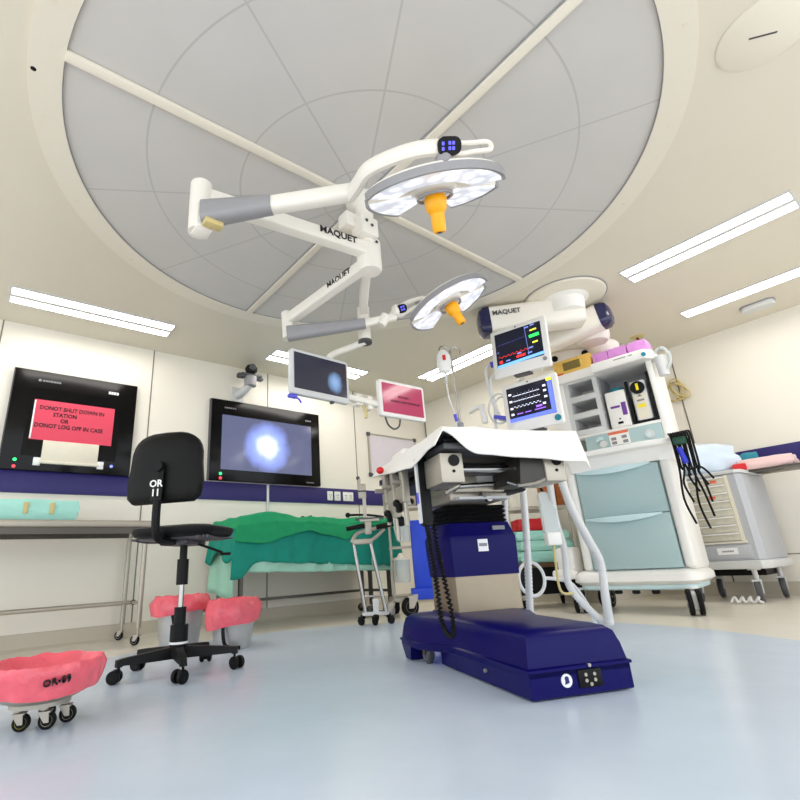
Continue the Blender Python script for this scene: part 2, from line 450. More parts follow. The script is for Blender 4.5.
lone('ceiling_sensor', MB().lathe([(.001, -.02), (.012, -.018), (.018, -.004), (.018, 0), (.001, 0)], 16, Matrix.Translation((-.095, 2.035, Z))), M_black,
     'tiny black sensor dot in the ceiling left of the round diffuser', 'sensor', base=(-.095, 2.035, Z - .02))

def ceiling_light(cx, cy, lx, ly, label, rows=2):
    t = thing('ceiling_light', label, 'ceiling light', (cx, cy, Z), 0, 'recessed tube lights in the ceiling')
    f = MB(); w = .014
    f.bx(-lx / 2 - w, lx / 2 + w, -ly / 2 - w, -ly / 2, -.012, 0); f.bx(-lx / 2 - w, lx / 2 + w, ly / 2, ly / 2 + w, -.012, 0)
    f.bx(-lx / 2 - w, -lx / 2, -ly / 2, ly / 2, -.012, 0); f.bx(lx / 2, lx / 2 + w, -ly / 2, ly / 2, -.012, 0)
    if rows == 2:
        if lx > ly: f.bx(-lx / 2, lx / 2, -.024, .024, -.014, 0)
        else: f.bx(-.024, .024, -ly / 2, ly / 2, -.012, 0)
    f.build('light_frame', M_lgrey, t)
    for r in range(rows):
        d = MB()
        if rows == 1: d.bx(-lx / 2, lx / 2, -ly / 2, ly / 2, -.008, -.002)
        elif lx > ly: d.bx(-lx / 2, lx / 2, (-ly / 2, .019)[r], (-.019, ly / 2)[r], -.008, -.002)
        else: d.bx((-lx / 2, .019)[r], (-.019, lx / 2)[r], -ly / 2, ly / 2, -.008, -.002)
        d.build('diffuser', M_tube, t)
    return t
ceiling_light(.575, 4.225, 1.22, .25, 'long double tube ceiling light above the pink notice')
ceiling_light(2.83, 4.225, 1.2, .25, 'double tube ceiling light above the glowing wall screen')
ceiling_light(4.035, .83, .25, 1.09, 'large bright double tube ceiling light, upper right of the photo')
ceiling_light(5.245, .83, .16, 1.12, 'single tube ceiling light beside the small round vent near the right wall', 1)
ceiling_light(4.2, 3.38, .25, 1.09, 'double tube ceiling light behind the infusion bag')

sp = thing('ceiling_speaker', 'flush round cover plate with a dark slot, ceiling top right corner', 'ceiling speaker', (2.489, .051, Z))
MB().lathe([(.001, -.012), (.17, -.012), (.186, -.004), (.186, 0), (.001, 0)], 48).build('cover', M_ring, sp)
MB().box((-.01, .005, -.0125), (.11, .008, .003), Matrix.Rotation(radians(-52), 4, 'Z')).build('slot', M_dgrey, sp)
vt = thing('ceiling_vent', 'small oblong raised vent between the single tube light and right wall', 'vent', (5.645, .905, Z))
MB().prism(rrect(.12, .26, .05), -.05, 0, bev=.008).build('hood', M_lgrey, vt)
MB().prism(rrect(.13, .275, .055), -.012, 0).build('base_plate', M_grey, vt)
sd = thing('sprinkler_head', 'small brown and brass sprinkler rose on the ceiling near the right wall', 'sprinkler', (5.365, 1.891, Z))
MB().lathe([(.001, -.012), (.055, -.01), (.07, 0), (.001, 0)], 24).build('rose', M_beige, sd)
MB().lathe([(.001, -.055), (.018, -.05), (.014, -.03), (.012, -.01), (.001, -.01)], 12).build('nozzle', mat('brass', (150, 92, 60), .4, .6), sd)

# ------------------------------------------------------------------ ceiling mount + surgical lights
HX, HY = 1.64, 1.895
hub = thing('ceiling_mount', 'white column below the round diffuser that carries the lamp and screen arms', 'ceiling mount', (HX, HY, Z))
MB().lathe([(.001, -.50), (.066, -.495), (.075, -.48), (.075, -.30), (.001, -.30)], 28, Matrix.Translation((.03, .02, 0))).build('spindle', M_lamp, hub)
MB().lathe([(.001, -.33), (.055, -.33), (.055, -.06), (.11, -.03), (.11, 0), (.001, 0)], 28).build('column', M_lamp, hub)
br = MB(); br.box((-.03, -.03, -.25), (.13, .11, .13), bev=.012); br.box((-.11, .02, -.2), (.1, .09, .1), bev=.012); br.build('joint_block', M_lamp, hub)
hb = MB()
for p in ((-.06, -.088, -.23), (-.02, -.088, -.25), (.03, -.06, -.33)): hb.cyl(p, (p[0], p[1] - .004, p[2]), .01, seg=10)
hb.build('bolt', M_dgrey, hub)

def beam(p0, p1, w, h, mb, bev=.012, w1=None, h1=None):
    """box beam between two points, width w, height h, tapering to w1, h1"""
    p0, p1 = V(p0), V(p1); d = (p1 - p0); Lh = d.length
    Mx = frame(p0, d.cross(V((0, 0, 1))), d)
    w1 = w1 or w; h1 = h1 or h
    lp = []
    for (ww, hh, z) in ((w, h, 0), (w1, h1, Lh)):
        lp.append([(x, y, z) for x, y in rrect(ww, hh, bev, 3)])
    mb.loft(lp, Mx); return mb

def lamp_head(root, c, u, tilt, R=.31):
    """LED theatre lamp: one wide front segment, two rear petals and a hub with a yellow grip"""
    u = V(u).normalized(); n = -(V((0, 0, -1)) - u * V((0, 0, -1)).dot(u)).normalized()
    Mx = M0 = frame(c, u, n) @ Matrix.Rotation(tilt, 4, 'X')
    def seg(a0, a1, r0=.10, r1=R, yo=0.0):
        Mx = M0 @ Matrix.Translation((0, yo, 0))
        sh = MB().sector(r0, r1 - .008, radians(a0), radians(a1), .006, .04, M=Mx).build('lamp_segment', M_lamp, root, world=True)
        MB().sector(r0 + .006, r1 - .012, radians(a0) + .012, radians(a1) - .012, -.004, .006, M=Mx).build('lens', M_lens, sh, world=True)
        MB().sector(r1 - .008, r1 + .006, radians(a0) - .01, radians(a1) + .01, -.006, .028, M=Mx).build('rim', M_grey, sh, world=True)
    seg(199, 341, .18, R * 1.07, .07); seg(116, 170, .10, R * 1.02); seg(10, 64, .10, R * 1.02)
    hubm = MB(); hubm.lathe([(.001, -.012), (.085, -.006), (.105, .006), (.105, .05), (.001, .06)], 28, Mx); hubm.build('hub', M_lamp, root, world=True)
    MB().ring(.072, .084, -.03, -.018, 32, Mx).build('collar_ring', M_grey, root, world=True)
    gr = MB().lathe([(.001, -.185), (.026, -.185), (.031, -.178), (.033, -.10), (.046, -.085), (.05, -.06), (.052, -.035), (.04, -.012), (.001, -.012)], 20, Mx).build('grip', M_yel, root, world=True)
    MB().lathe([(.001, -.188), (.012, -.188), (.012, -.184), (.001, -.184)], 12, Mx).build('grip_end', M_dgrey, gr, world=True)
    return Mx

def control_panel(root, c, x, z, w=.12, h=.065):
    Mx = frame(c, x, z)
    p = MB().prism(rrect(w, h, h * .42), -.012, .006, Mx).build('control_panel', M_black, root, world=True)
    g = MB()
    for (a, b) in ((-.028, .008), (-.028, -.012), (0, .01), (0, -.01), (.016, .01), (.016, -.01)): g.box((a, b, .0065), (.011, .013, .002), Mx)
    g.build('panel_symbols', mat('panel_glow', (70, 70, 200), .4, emit=.9), p, world=True)

# near lamp
L1 = thing('surgical_light', 'nearer large surgical lamp on a long white arm with an amber grip', 'surgical light', (HX, HY, 2.3), 0, 'ceiling surgical lights')
m = MB(); beam((HX, HY, 2.26), (.665, 1.99, 2.25), .075, .085, m); m.build('arm', M_lamp, L1, world=True)
m = MB(); m.cyl((.655, 1.985, 2.315), (.655, 1.985, 2.03), .052, seg=24); m.box((.665, 1.975, 2.1), (.09, .1, .16), bev=.02); m.build('elbow', M_lamp, L1, world=True)
m = MB(); beam((.655, 1.93, 2.10), (.90, 1.70, 2.105), .10, .125, m, .03, .085, .085); m.build('spring_arm_cover', M_grey, L1, world=True)
m = MB(); m.box((.69, 1.895, 2.035), (.09, .05, .03), Matrix.Identity(4), .006); m.build('adjuster', M_beige, L1, world=True)
m = MB(); beam((.88, 1.72, 2.105), (1.19, 1.44, 2.13), .075, .08, m, .025); m.build('spring_arm', M_lamp, L1, world=True)
m = MB(); m.tube([(1.18, 1.45, 2.12), (1.155, 1.36, 2.10), (1.135, 1.25, 2.09), (1.19, 1.10, 2.075), (1.27, 1.01, 2.075), (1.36, .97, 2.082)], .038, 10, 8, flat=.8); m.build('yoke', M_lamp, L1, world=True)
m = MB(); m.tube([(1.37, .965, 2.112), (1.44, .93, 2.132), (1.505, .90, 2.148), (1.515, .90, 2.115), (1.45, .935, 2.095), (1.37, .97, 2.065)], .011, 8, 6, closed=True); m.build('handle', M_lamp, L1, world=True)
control_panel(L1, (1.31, .955, 2.06), (.86, -.48, .10), (-.40, -.72, -.55), .10, .07)
H1 = lamp_head(L1, (1.455, 1.18, 2.07), (.76, -.64, .09), radians(23))
m = MB(); m.ball((1.32, 1.0, 2.03), .036); m.build('pivot', M_grey, L1, world=True)
def arm_text(root, body, p, x, z, size, m=M_paperink): MB().text(body, size, frame(p, x, z), .001).build('lettering', m, root, world=True)
ax = V((HX, HY, 0)) - V((.665, 1.99, 0))
arm_text(L1, 'MAQUET', (1.42, 1.8755, 2.27), ax, (-ax.y, 0, 0) if False else (ax.y, -ax.x, 0), .06)

# far lamp
L2 = thing('surgical_light', 'farther small-looking surgical lamp tilted beside the white pendant, amber grip', 'surgical light', (HX, HY, 2.2), 0, 'ceiling surgical lights')
m = MB(); beam((HX, HY, 2.17), (1.565, 2.72, 2.145), .07, .075, m); m.build('arm', M_lamp, L2, world=True)
m = MB(); m.cyl((1.56, 2.72, 2.2), (1.56, 2.70, 1.99), .042, seg=20); m.build('elbow', M_lamp, L2, world=True)
m = MB(); beam((1.545, 2.69, 2.02), (1.96, 2.335, 2.055), .085, .105, m, .026, .07, .07); m.build('spring_arm_cover', M_grey, L2, world=True)
m = MB(); beam((1.95, 2.345, 2.055), (2.16, 2.24, 2.12), .05, .055, m, .016); m.cyl((2.06, 2.29, 2.05), (2.09, 2.26, 2.12), .035); m.build('spring_arm', M_lamp, L2, world=True)
m = MB(); m.tube([(2.14, 2.25, 2.15), (2.21, 2.17, 2.21), (2.29, 2.09, 2.235), (2.31, 2.06, 2.205), (2.25, 2.13, 2.165), (2.17, 2.22, 2.125)], .016, 8, 6, closed=True); m.build('handle', M_lamp, L2, world=True)
m = MB(); m.box((2.17, 2.215, 2.155), (.1, .06, .08), bev=.02); m.build('yoke', M_lamp, L2, world=True)
control_panel(L2, (2.165, 2.175, 2.155), (.75, -.66, .2), (-.66, -.72, -.3), .075, .06)
lamp_head(L2, (2.475, 2.005, 2.21), (.63, -.67, .40), radians(2), .30)
m = MB(); beam((2.27, 2.13, 2.19), (2.40, 2.07, 2.235), .05, .05, m, .015); m.build('pivot', M_grey, L2, world=True)
ax2 = V((1.565, 2.72, 0)) - V((HX, HY, 0))
arm_text(L2, 'MAQUET', (1.583, 2.12, 2.168), (-ax2.x, -ax2.y, 0), (-ax2.y, ax2.x, -.15), .055)

# screen arm and two flat screens
SA = thing('ceiling_boom', 'white drop tube and swing arms holding two flat screens near the back wall', 'ceiling boom', (HX, HY, 2.2))
m = MB(); beam((HX + .01, HY + .02, 2.21), (2.03, 2.44, 2.22), .06, .07, m); m.build('arm', M_lamp, SA, world=True)
m = MB(); m.cyl((2.05, 2.46, 2.26), (2.05, 2.46, 1.995), .046, seg=20); m.build('drop_tube', M_lamp, SA, world=True)
m = MB(); m.cyl((2.05, 2.46, 1.997), (2.05, 2.46, 1.975), .05, seg=20); m.build('end_ring', M_dgrey, SA, world=True)
m = MB(); m.tube([(2.05, 2.46, 1.99), (2.0, 2.56, 1.975), (1.93, 2.70, 1.955), (1.90, 2.72, 1.90), (1.88, 2.66, 1.78)], .024, 10, 6); m.build('bracket', M_lamp, SA, world=True)
m = MB(); beam((1.86, 2.645, 1.62), (2.50, 2.655, 1.60), .05, .045, m); m.box((2.12, 2.68, 1.62), (.06, .07, .09), bev=.01); m.box((2.22, 2.68, 1.61), (.05, .07, .11), bev=.01); m.box((2.45, 2.70, 1.60), (.06, .06, .11), bev=.01); m.build('cross_arm', M_lamp, SA, world=True)
m = MB(); m.tube([(2.17, 2.68, 1.59), (2.19, 2.67, 1.53), (2.185, 2.67, 1.49)], .011, 8, 5); m.build('lever', M_beige, SA, world=True)

def flat_screen(loc, rz, w, h, label, scr, bez, fm, d=.042):
    t = thing('flat_screen', label, 'screen', loc, rz, 'ceiling-hung flat screens')
    MB().prism(rrect(w, h, .02), -.0, d, RX, .006).build('housing', fm, t)
    MB().bx(-w / 2 + bez[0], w / 2 - bez[0], -d - .003, -d + .004, -h / 2 + bez[1], h / 2 - bez[0]).build('display', scr, t)
    return t
S1 = flat_screen((1.745, 2.63, 1.705), radians(2), .485, .32, 'dark hanging screen with a small bluish light spot, left of the pair',
                 screen_glow('dim_screen', .115, -.025, .085, (120, 150, 190), (100, 130, 170), (26, 28, 44), .8, .8), (.024, .04), M_lgrey)
m = MB(); m.box((-.22, -.02, -.175), (.06, .035, .025), bev=.006); m.tube([(-.22, -.02, -.175), (-.18, -.03, -.19), (-.16, -.03, -.215)], .007); m.build('cable_clip', M_blueplug, S1)
m = MB(); m.box((.10, -.02, -.166), (.025, .03, .016), bev=.004); m.build('catch', M_dgrey, S1)
M_magenta = mat('magenta_screen', (120, 40, 66), .1, emit=.3, ecol=(190, 60, 100), var=.05)
S2 = flat_screen((2.50, 2.63, 1.652), radians(-2), .455, .29, 'hanging screen showing a magenta page, right of the pair', M_magenta, (.025, .03), M_white)
m = MB(); m.text('STATION', .025, Matrix.Translation((0, -.0465, .02)) @ RX, .0006); m.text('DONOT SHUT DOWN IN', .025, Matrix.Translation((.02, -.0465, -.02)) @ RX, .0006); m.build('screen_lettering', M_paperink, S2)
m = MB(); m.tube([(-.165, -.01, -.14), (-.13, .0, -.2), (-.075, .0, -.225), (-.025, .0, -.195), (-.018, -.01, -.14)], .007); m.build('cable', M_dgrey, S2)

# ------------------------------------------------------------------ back wall fittings
def wall_monitor(x0, x1, z0, z1, label):
    t = thing('wall_monitor', label, 'wall monitor', ((x0 + x1) / 2, D, (z0 + z1) / 2), 0, 'large black screens in the back wall')
    w, h = x1 - x0, z1 - z0
    MB().bx(-w / 2, w / 2, -.05, 0, -h / 2, h / 2, bev=.006).build('bezel', M_gloss, t)
    MB().bx(-w / 2 - .008, -w / 2 + .004, -.045, 0, -h / 2, h / 2).build('side_strip', M_dgrey, t)
    return t, w, h
WA, w, h = wall_monitor(.088, 1.055, 1.34, 2.203, 'black wall screen carrying the pink notice and a paper tray')
MB().bx(-w / 2 + .13, w / 2 - .13, -.053, -.048, -h / 2 + .12, h / 2 - .16).build('display', M_gloss, WA)
m = MB(); m.cyl((-.30, -.053, .345), (-.30, -.049, .345), .012, seg=12)
for i in range(7): m.bx(-.28 + i * .02, -.265 + i * .02, -.053, -.049, .337, .353)
m.build('maker_mark', M_pgrey, WA)
m = MB()
for i in range(4): m.bx(.24 + i * .022, .257 + i * .022, -.053, -.049, .31, .335)
m.build('model_mark', M_print, WA)
for (x, z, mm) in ((-.385, -.35, M_glight), (.325, -.355, M_blight), (-.385, -.405, M_rlight)): MB().cyl((x, -.056, z), (x, -.048, z), .013, seg=12).build('indicator', mm, WA)
PN = thing('notice', 'pink notice with black capital letters stuck on the left wall screen', 'notice', (.566, D - .056, 1.77))
MB().bx(-.31, .31, -.004, 0, -.173, .173).build('card', M_pink, PN)
MB().bx(-.31, -.298, -.0055, -.003, -.165, .165).build('tape_edge', M_print, PN)
m = MB()
for i, (tx, x, z) in enumerate((('DONOT SHUT DOWN IN', -.02, .105), ('STATION', -.075, .052), ('OR', -.075, .002), ('DONOT LOG OFF IN CASE', -.03, -.05))):
    m.text(tx, .05, Matrix.Translation((x, -.0055, z)) @ RX, .0006, sx=.86)
m.build('lettering', M_paperink, PN)
TR = thing('paper_tray', 'cream fold-down paper tray below the pink notice', 'paper tray', (.57, D - .05, 1.41))
MB().bx(-.21, .21, -.02, -.006, .0, .185, bev=.003).build('back_plate', M_cream, TR)
MB().bx(-.22, .22, -.035, -.004, -.012, .012, bev=.004).build('ledge', M_cream, TR)
for x in (-.235, .235): MB().bx(x - .025, x + .025, -.03, 0, -.03, .035, bev=.004).build('end_bracket', M_print, TR)

WB, w, h = wall_monitor(1.79, 3.11, 1.352, 2.21, 'large black wall screen glowing blue-white in its middle')
MB().bx(-w / 2 + .115, w / 2 - .12, -.0535, -.047, -h / 2 + .115, h / 2 - .165).build('display',
     screen_glow('glowing_screen', -.02, -.035, .36, (236, 240, 255), (132, 150, 226), (74, 78, 104), 1.0, 1.0), WB)
m = MB()
for i in range(6): m.bx(-.52 + i * .022, -.505 + i * .022, -.053, -.049, .335, .352)
m.build('maker_mark', M_pgrey, WB)
m = MB()
for i in range(4): m.bx(.47 + i * .02, .485 + i * .02, -.053, -.049, .32, .338)
m.build('model_mark', M_pgrey, WB)
for (x, z, mm) in ((-.545, -.36, M_glight), (-.545, -.405, M_rlight)): MB().cyl((x, -.056, z), (x, -.048, z), .015, seg=12).build('indicator', mm, WB)
m = MB()
for i in range(5): m.bx(.47 + i * .02, .485 + i * .02, -.053, -.049, -.40, -.39)
m.build('button_row', M_pgrey, WB)

for (x, w, lb) in ((3.255, .075, 'left of the three white sockets on the navy band'), (3.36, .085, 'middle of the three white sockets on the navy band'), (3.515, .15, 'wide white socket, right of the three on the navy band')):
    t = thing('wall_socket', lb, 'wall socket', (x, D - .012, 1.255), 0, 'sockets on the navy band')
    MB().bx(-w / 2, w / 2, -.012, 0, -.053, .053, bev=.004).build('face_plate', M_white, t)
    m = MB()
    for q in ((0,) if w < .1 else (-.035, .035)):
        for p in ((-.011, .01), (.011, .01), (0, -.014)): m.bx(q + p[0] - .004, q + p[0] + .004, -.0135, -.0115, p[1] - .006, p[1] + .006)
    m.build('pin_holes', M_dgrey, t)

WBD = thing('whiteboard', 'small framed whiteboard on the back wall behind the operating table', 'whiteboard', (4.30, D, 1.81))
MB().bx(-.40, .40, -.016, -.004, -.26, .26).build('writing_surface', mat('whiteboard_enamel', (218, 212, 222), .2), WBD)
m = MB()
for (a, b, c, d) in ((-.42, .42, .255, .275), (-.42, .42, -.275, -.255), (-.42, -.40, -.275, .275), (.40, .42, -.275, .275)): m.bx(a, b, -.022, 0, c, d)
m.build('rail', M_steel2, WBD)
for x in (-.41, .41):
    for z in (-.265, .265): MB().bx(x - .025, x + .025, -.026, 0, z - .025, z + .025, bev=.005).build('corner_cap', M_dgrey, WBD)

CAM = thing('wall_camera', 'grey pan-tilt camera on a wall bracket above the glowing wall screen', 'camera', (2.08, D, 2.30))
m = MB(); m.box((0, -.012, 0), (.14, .024, .17), bev=.006); m.build('wall_plate', M_lgrey, CAM)
m = MB(); m.tube([(0, -.02, -.01), (.02, -.12, .01), (.055, -.2, .07)], .045, 12, 6); m.build('bracket', M_lgrey, CAM)
m = MB(); m.cyl((.06, -.21, .05), (.06, -.21, .15), .062, .07, seg=20); m.build('base', M_grey, CAM)
m = MB(); m.box((.06, -.21, .165), (.24, .1, .03), bev=.012); m.box((-.05, -.21, .15), (.08, .07, .05), bev=.015); m.box((.165, -.21, .145), (.08, .06, .035), bev=.012); m.build('cradle', M_dgrey, CAM)
m = MB(); m.ball((.06, -.22, .235), (.062, .06, .062)); m.box((.1, -.2, .245), (.07, .08, .07), bev=.02); hd = m.build('head', M_black, CAM)
m = MB(); m.cyl((.05, -.27, .24), (.045, -.3, .24), .034, seg=18); m.build('lens_ring', M_dgrey, hd)

# right wall fittings
CT = thing('tubing_coil', 'coil of cream tubing hanging on the right wall beside the anesthesia machine', 'tubing', (X1 - .03, 1.87, 2.12))
for i, (dy, dz, a, b, rot) in enumerate(((.03, 0, .07, .11, .3), (-.02, .01, .06, .13, -.25), (.0, -.02, .09, .1, .6), (-.05, -.02, .05, .11, -.7))):
    P = []
    for kk in range(10):
        an = 2 * pi * kk / 10
        yy, zz = a * cos(an), b * sin(an)
        P.append((-.012 * i, dy + yy * cos(rot) - zz * sin(rot), dz + yy * sin(rot) + zz * cos(rot)))
    MB().tube(P, .008, 8, 5, closed=True).build('loop', M_beige, CT)
MB().cyl((-.05, 0, .09), (.03, 0, .09), .012, seg=10).build('hook', M_steel2, CT)
SW = thing('wall_socket', 'black socket on a white plate on the right wall beside the anesthesia machine', 'wall socket', (X1, 2.075, 1.826))
MB().bx(-.014, 0, -.09, .09, -.085, .085, bev=.005).build('face_plate', M_white, SW)
MB().bx(-.03, -.012, -.065, .065, -.06, .06, bev=.008).build('insert', M_black, SW)

# ------------------------------------------------------------------ casters
def caster(parent, x, y, r, w, ht, rot=0.0, twin=False, mf=None, mw=None, hubm=None, name='caster', world=False):
    """fork + wheel(s); the wheel is a sub-part"""
    T = Matrix.Translation((x, y, 0)) @ Matrix.Rotation(rot, 4, 'Z')
    off = r * .55
    m = MB()
    m.cyl((0, 0, ht - .012), (0, 0, ht), r * .55, seg=16, M=T); m.cyl((0, 0, r * 1.7), (0, 0, ht), r * .22, seg=12, M=T)
    g = w * .5 + .006
    if twin:
        m.box((off * .6, 0, r * 1.5), (r * 1.2, w * .5, r * .7), T, r * .15); m.box((off, 0, r * 1.0), (r * .7, w * .5, r * 1.2), T, r * .1)
    else:
        m.box((off * .5, 0, r * 2.02), (r * 1.3, w + .02, r * .16), T)
        for sgn in (-1, 1): m.prism([(-r * .5, r * 2.08), (r * .75, r * 2.08), (off + r * .3, r * .85), (off - r * .25, r * .85)], -.0025, .0025, T @ frame((0, sgn * g, 0), (1, 0, 0), (0, -1, 0)))
    fk = m.build(name, mf or M_steel2, parent, world=world)
    Wm = T @ frame((off, 0, r), (1, 0, 0), (0, 1, 0))
    ws = ((-w * .62, -w * .2), (w * .2, w * .62)) if twin else ((-w / 2, w / 2),)
    for a, b in ws:
        m = MB(); c = (b - a) * .22
        m.lathe([(r * .55, a), (r - c, a), (r, a + c), (r, b - c), (r - c, b), (r * .55, b)], 28, Wm)
        wl = m.build('wheel', mw or M_rubber, fk, world=world)
        m = MB(); m.lathe([(.001, a - .002), (r * .12, a - .003), (r * .2, a + .002), (r * .5, a + .004), (r * .62, a - .001), (r * .62, b + .001), (r * .5, b - .004), (r * .2, b - .002), (.001, b + .002)], 24, Wm)
        m.build('hub', hubm or M_grey, fk, world=world)
    return fk

# ------------------------------------------------------------------ operating table
OT = thing('operating_table', 'operating table on a royal blue base with a steel and blue column', 'operating table', (1.562 + .917 * .22, 1.142 - .40 * .22, 0), atan2(-.40, .917))
base_out = [(-.215, 0), (.190, 0), (.205, .55), (.31, .70), (.31, 1.04), (-.315, 1.04), (-.315, .80), (-.222, .62)]
front = [(-.215, 0), (.190, 0), (.20, .50), (.222, .74), (-.222, .74), (-.22, .50)]
m = MB()
m.loft([[(x, y, z) for x, y in inset(front, d)] for d, z in ((.006, .004), (0, .008), (0, .088))])
m.loft([[(x, y, z) for x, y in inset(base_out, d)] for d, z in ((.006, .066), (0, .07), (0, .088))])
for sx in (-1, 1):   # rear feet
    m.loft([[(sx * .315, .90, .07), (sx * .315, 1.04, .07), (sx * .22, 1.04, .07), (sx * .22, .90, .07)],
            [(sx * .31, .93, .004), (sx * .31, 1.0, .004), (sx * .24, 1.0, .004), (sx * .24, .93, .004)]])
m.build('skirt', M_blue, OT)
m = MB()
m.loft([[(x, y, z) for x, y in inset(base_out, d)] for d, z in ((-.006, .086), (-.006, .095), (.004, .10), (.012, .15), (.024, .19), (.045, .208), (.08, .217), (.12, .221))])
m.build('hood', M_blue, OT, angle=50)
m = MB(); m.bx(-.03, .065, -.006, .02, .026, .082, bev=.004); sk = m.build('power_inlet', M_black, OT)
m = MB()
for (x, z) in ((0, .066), (.035, .066), (0, .048), (.035, .048), (.017, .036)): m.cyl((x, -.0075, z), (x, -.005, z), .006, seg=10)
m.build('pin', M_steel2, sk)
m = MB(); m.cyl((-.075, -.003, .054), (-.075, .004, .054), .021, seg=24); em = m.build('emblem', M_print, OT)
m = MB(); m.prism([(-.084, .043), (-.066, .047), (-.068, .064), (-.080, .062)], .001, .006, Matrix.Rotation(pi / 2, 4, 'X') @ Matrix.Translation((0, 0, -.002))); m.cyl((-.075, -.0038, .060), (-.075, -.003, .060), .008, seg=12); m.build('emblem_symbol', M_navy, em)
m = MB(); m.cyl((.02, -.010, .094), (.02, 0, .094), .006, seg=10); m.cyl((-.228, .30, .05), (-.215, .30, .05), .007, seg=10); m.build('bolt', M_steel2, OT)
for (x, y) in ((-.255, .825), (.255, .825)):
    caster(OT, x, y - .03, .046, .034, .09, pi / 2, mf=M_dsteel, mw=M_dgrey, hubm=M_lgrey)
# column
cp = [(-.108, .735), (.242, .735), (.250, .76), (.250, 1.0), (-.128, 1.0), (-.128, .79)]
m = MB(); m.loft([[(x, y, z) for x, y in cp] for z in (.214, .386)]); m.build('steel_column', M_steel, OT)
m = MB(); cpo = inset(cp, -.008)
m.loft([[(x, y, .212) for x, y in cpo], [(x, y, .218) for x, y in cpo]]); m.build('column_gasket', M_black, OT)
m = MB(); m.loft([[(x, y, z) for x, y in inset(cp, d)] for d, z in ((-.006, .384), (-.012, .50), (-.014, .575), (-.008, .585), (.012, .645), (.03, .652))]); m.build('column_shroud', M_blue, OT)
m = MB(); m.bx(.03, .085, .716, .73, .50, .56); m.build('label_plate', M_print, OT)
m = MB(); m.bx(.035, .08, .7155, .717, .525, .54); m.bx(.13, .20, .726, .735, .605, .625); m.build('type_plate', M_pgrey, OT)
m = MB(); lv = []
for i in range(9):
    lv.append([(x, y, .645 + i * .0115) for x, y in inset(cp, .012 if i % 2 else .028)])
m.loft(lv); m.build('bellows', M_rubber, OT)
# head mechanism
m = MB(); m.bx(-.14, .18, .62, 1.05, .745, .80, bev=.01); m.bx(-.13, .15, .58, .95, .78, .87, bev=.012); m.build('head_box', M_steel2, OT)
m = MB(); m.bx(-.005, .10, .574, .582, .83, .862); m.bx(-.12, .16, .56, .60, .745, .757); m.build('rating_plate', M_lgrey, OT)
m = MB(); m.cyl((.02, .56, .765), (.02, .60, .765), .014, seg=14); m.cyl((.05, .57, .752), (.05, .60, .752), .018, seg=14); m.build('lock_pin', M_chrome, OT)
m = MB(); m.bx(-.26, .27, .45, 1.15, .905, .935); m.bx(-.26, .27, .50, .60, .86, .90); m.build('under_frame', M_dsteel, OT)
m = MB(); m.bx(-.25, .26, .55, 1.25, .862, .886); m.bx(.10, .28, .58, .90, .78, .88, bev=.02); m.build('drive_cover', M_black, OT)
m = MB(); m.cyl((-.22, .42, .865), (.30, .42, .865), .017); m.cyl((-.24, .56, .80), (.28, .56, .83), .012); m.build('cross_rod', M_chrome, OT)
for x0, x1, nm in ((-.315, -.205, 'l'), (.205, .312, 'r')):
    b = MB().bx(x0, x1, .30, .52, .785, .917, bev=.006).build('leg_plate_bracket', M_steel2, OT)
    xc = (x0 + x1) / 2
    m = MB(); m.cyl((xc + .01, .294, .883), (xc + .01, .305, .883), .026, seg=20); m.cyl((xc + .005, .296, .835), (xc + .005, .305, .835), .007, seg=10); m.build('socket', M_black, b)
m = MB(); m.prism([(.07, .775), (.205, .80), (.205, .90), (.09, .91)], 0, .02, frame((0, .33, 0), (1, 0, 0), (0, -1, 0))); m.bx(.085, .20, .33, .6, .79, .90); m.build('side_cover', mat('dark_khaki_panel', (44, 40, 34), .4), OT)
for q_ in ([(.06, .32, .770), (.14, .315, .778), (.215, .315, .80)], [(-.30, .32, .74), (-.22, .33, .78), (-.17, .5, .78)], [(.06, .4, .80), (.11, .36, .78), (.09, .36, .86)]): MB().tube(q_, .008).build('release_bar', M_chrome, OT)
m = MB(); m.bx(-.30, .30, .28, 1.2, .93, .96, bev=.008); m.build('tabletop', M_dgrey, OT)
m = MB(); m.bx(-.29, .29, .30, 1.2, .96, 1.0, bev=.02); m.build('mattress', M_leather, OT)
for sx in (-1, 1):
    m = MB(); m.bx(sx * .33 - .005, sx * .33 + .005, .50, 1.18, .915, .945)
    for y in (.56, .85, 1.12): m.bx(min(sx * .30, sx * .33), max(sx * .30, sx * .33), y - .012, y + .012, .915, .928)
    m.build('side_rail', M_chrome, OT)
# clamps hanging on the near rail
m = MB()
for y, hh in ((.72, .16), (.88, .22), (1.02, .13)):
    m.bx(-.36, -.32, y - .022, y + .022, .915 - hh, .945, bev=.006); m.cyl((-.34, y, .92 - hh), (-.34, y, .80 - hh), .012); m.cyl((-.41, y, .86), (-.32, y, .86), .012)
m.bx(-.345, -.335, .70, 1.1, .72, .85); m.build('rail_clamp', M_steel2, OT)
m = MB(); m.ball((-.40, .93, .962), (.022, .022, .02)); m.build('clamp_knob', M_redk, OT)
for p in ((-.37, .78, .76), (-.36, .98, .73), (-.33, .88, .70)):
    m = MB(); m.ball(p, .02); m.box((p[0] + .008, p[1] - .012, p[2] - .025), (.03, .03, .05), bev=.008); m.build('clamp_block', M_black, OT)

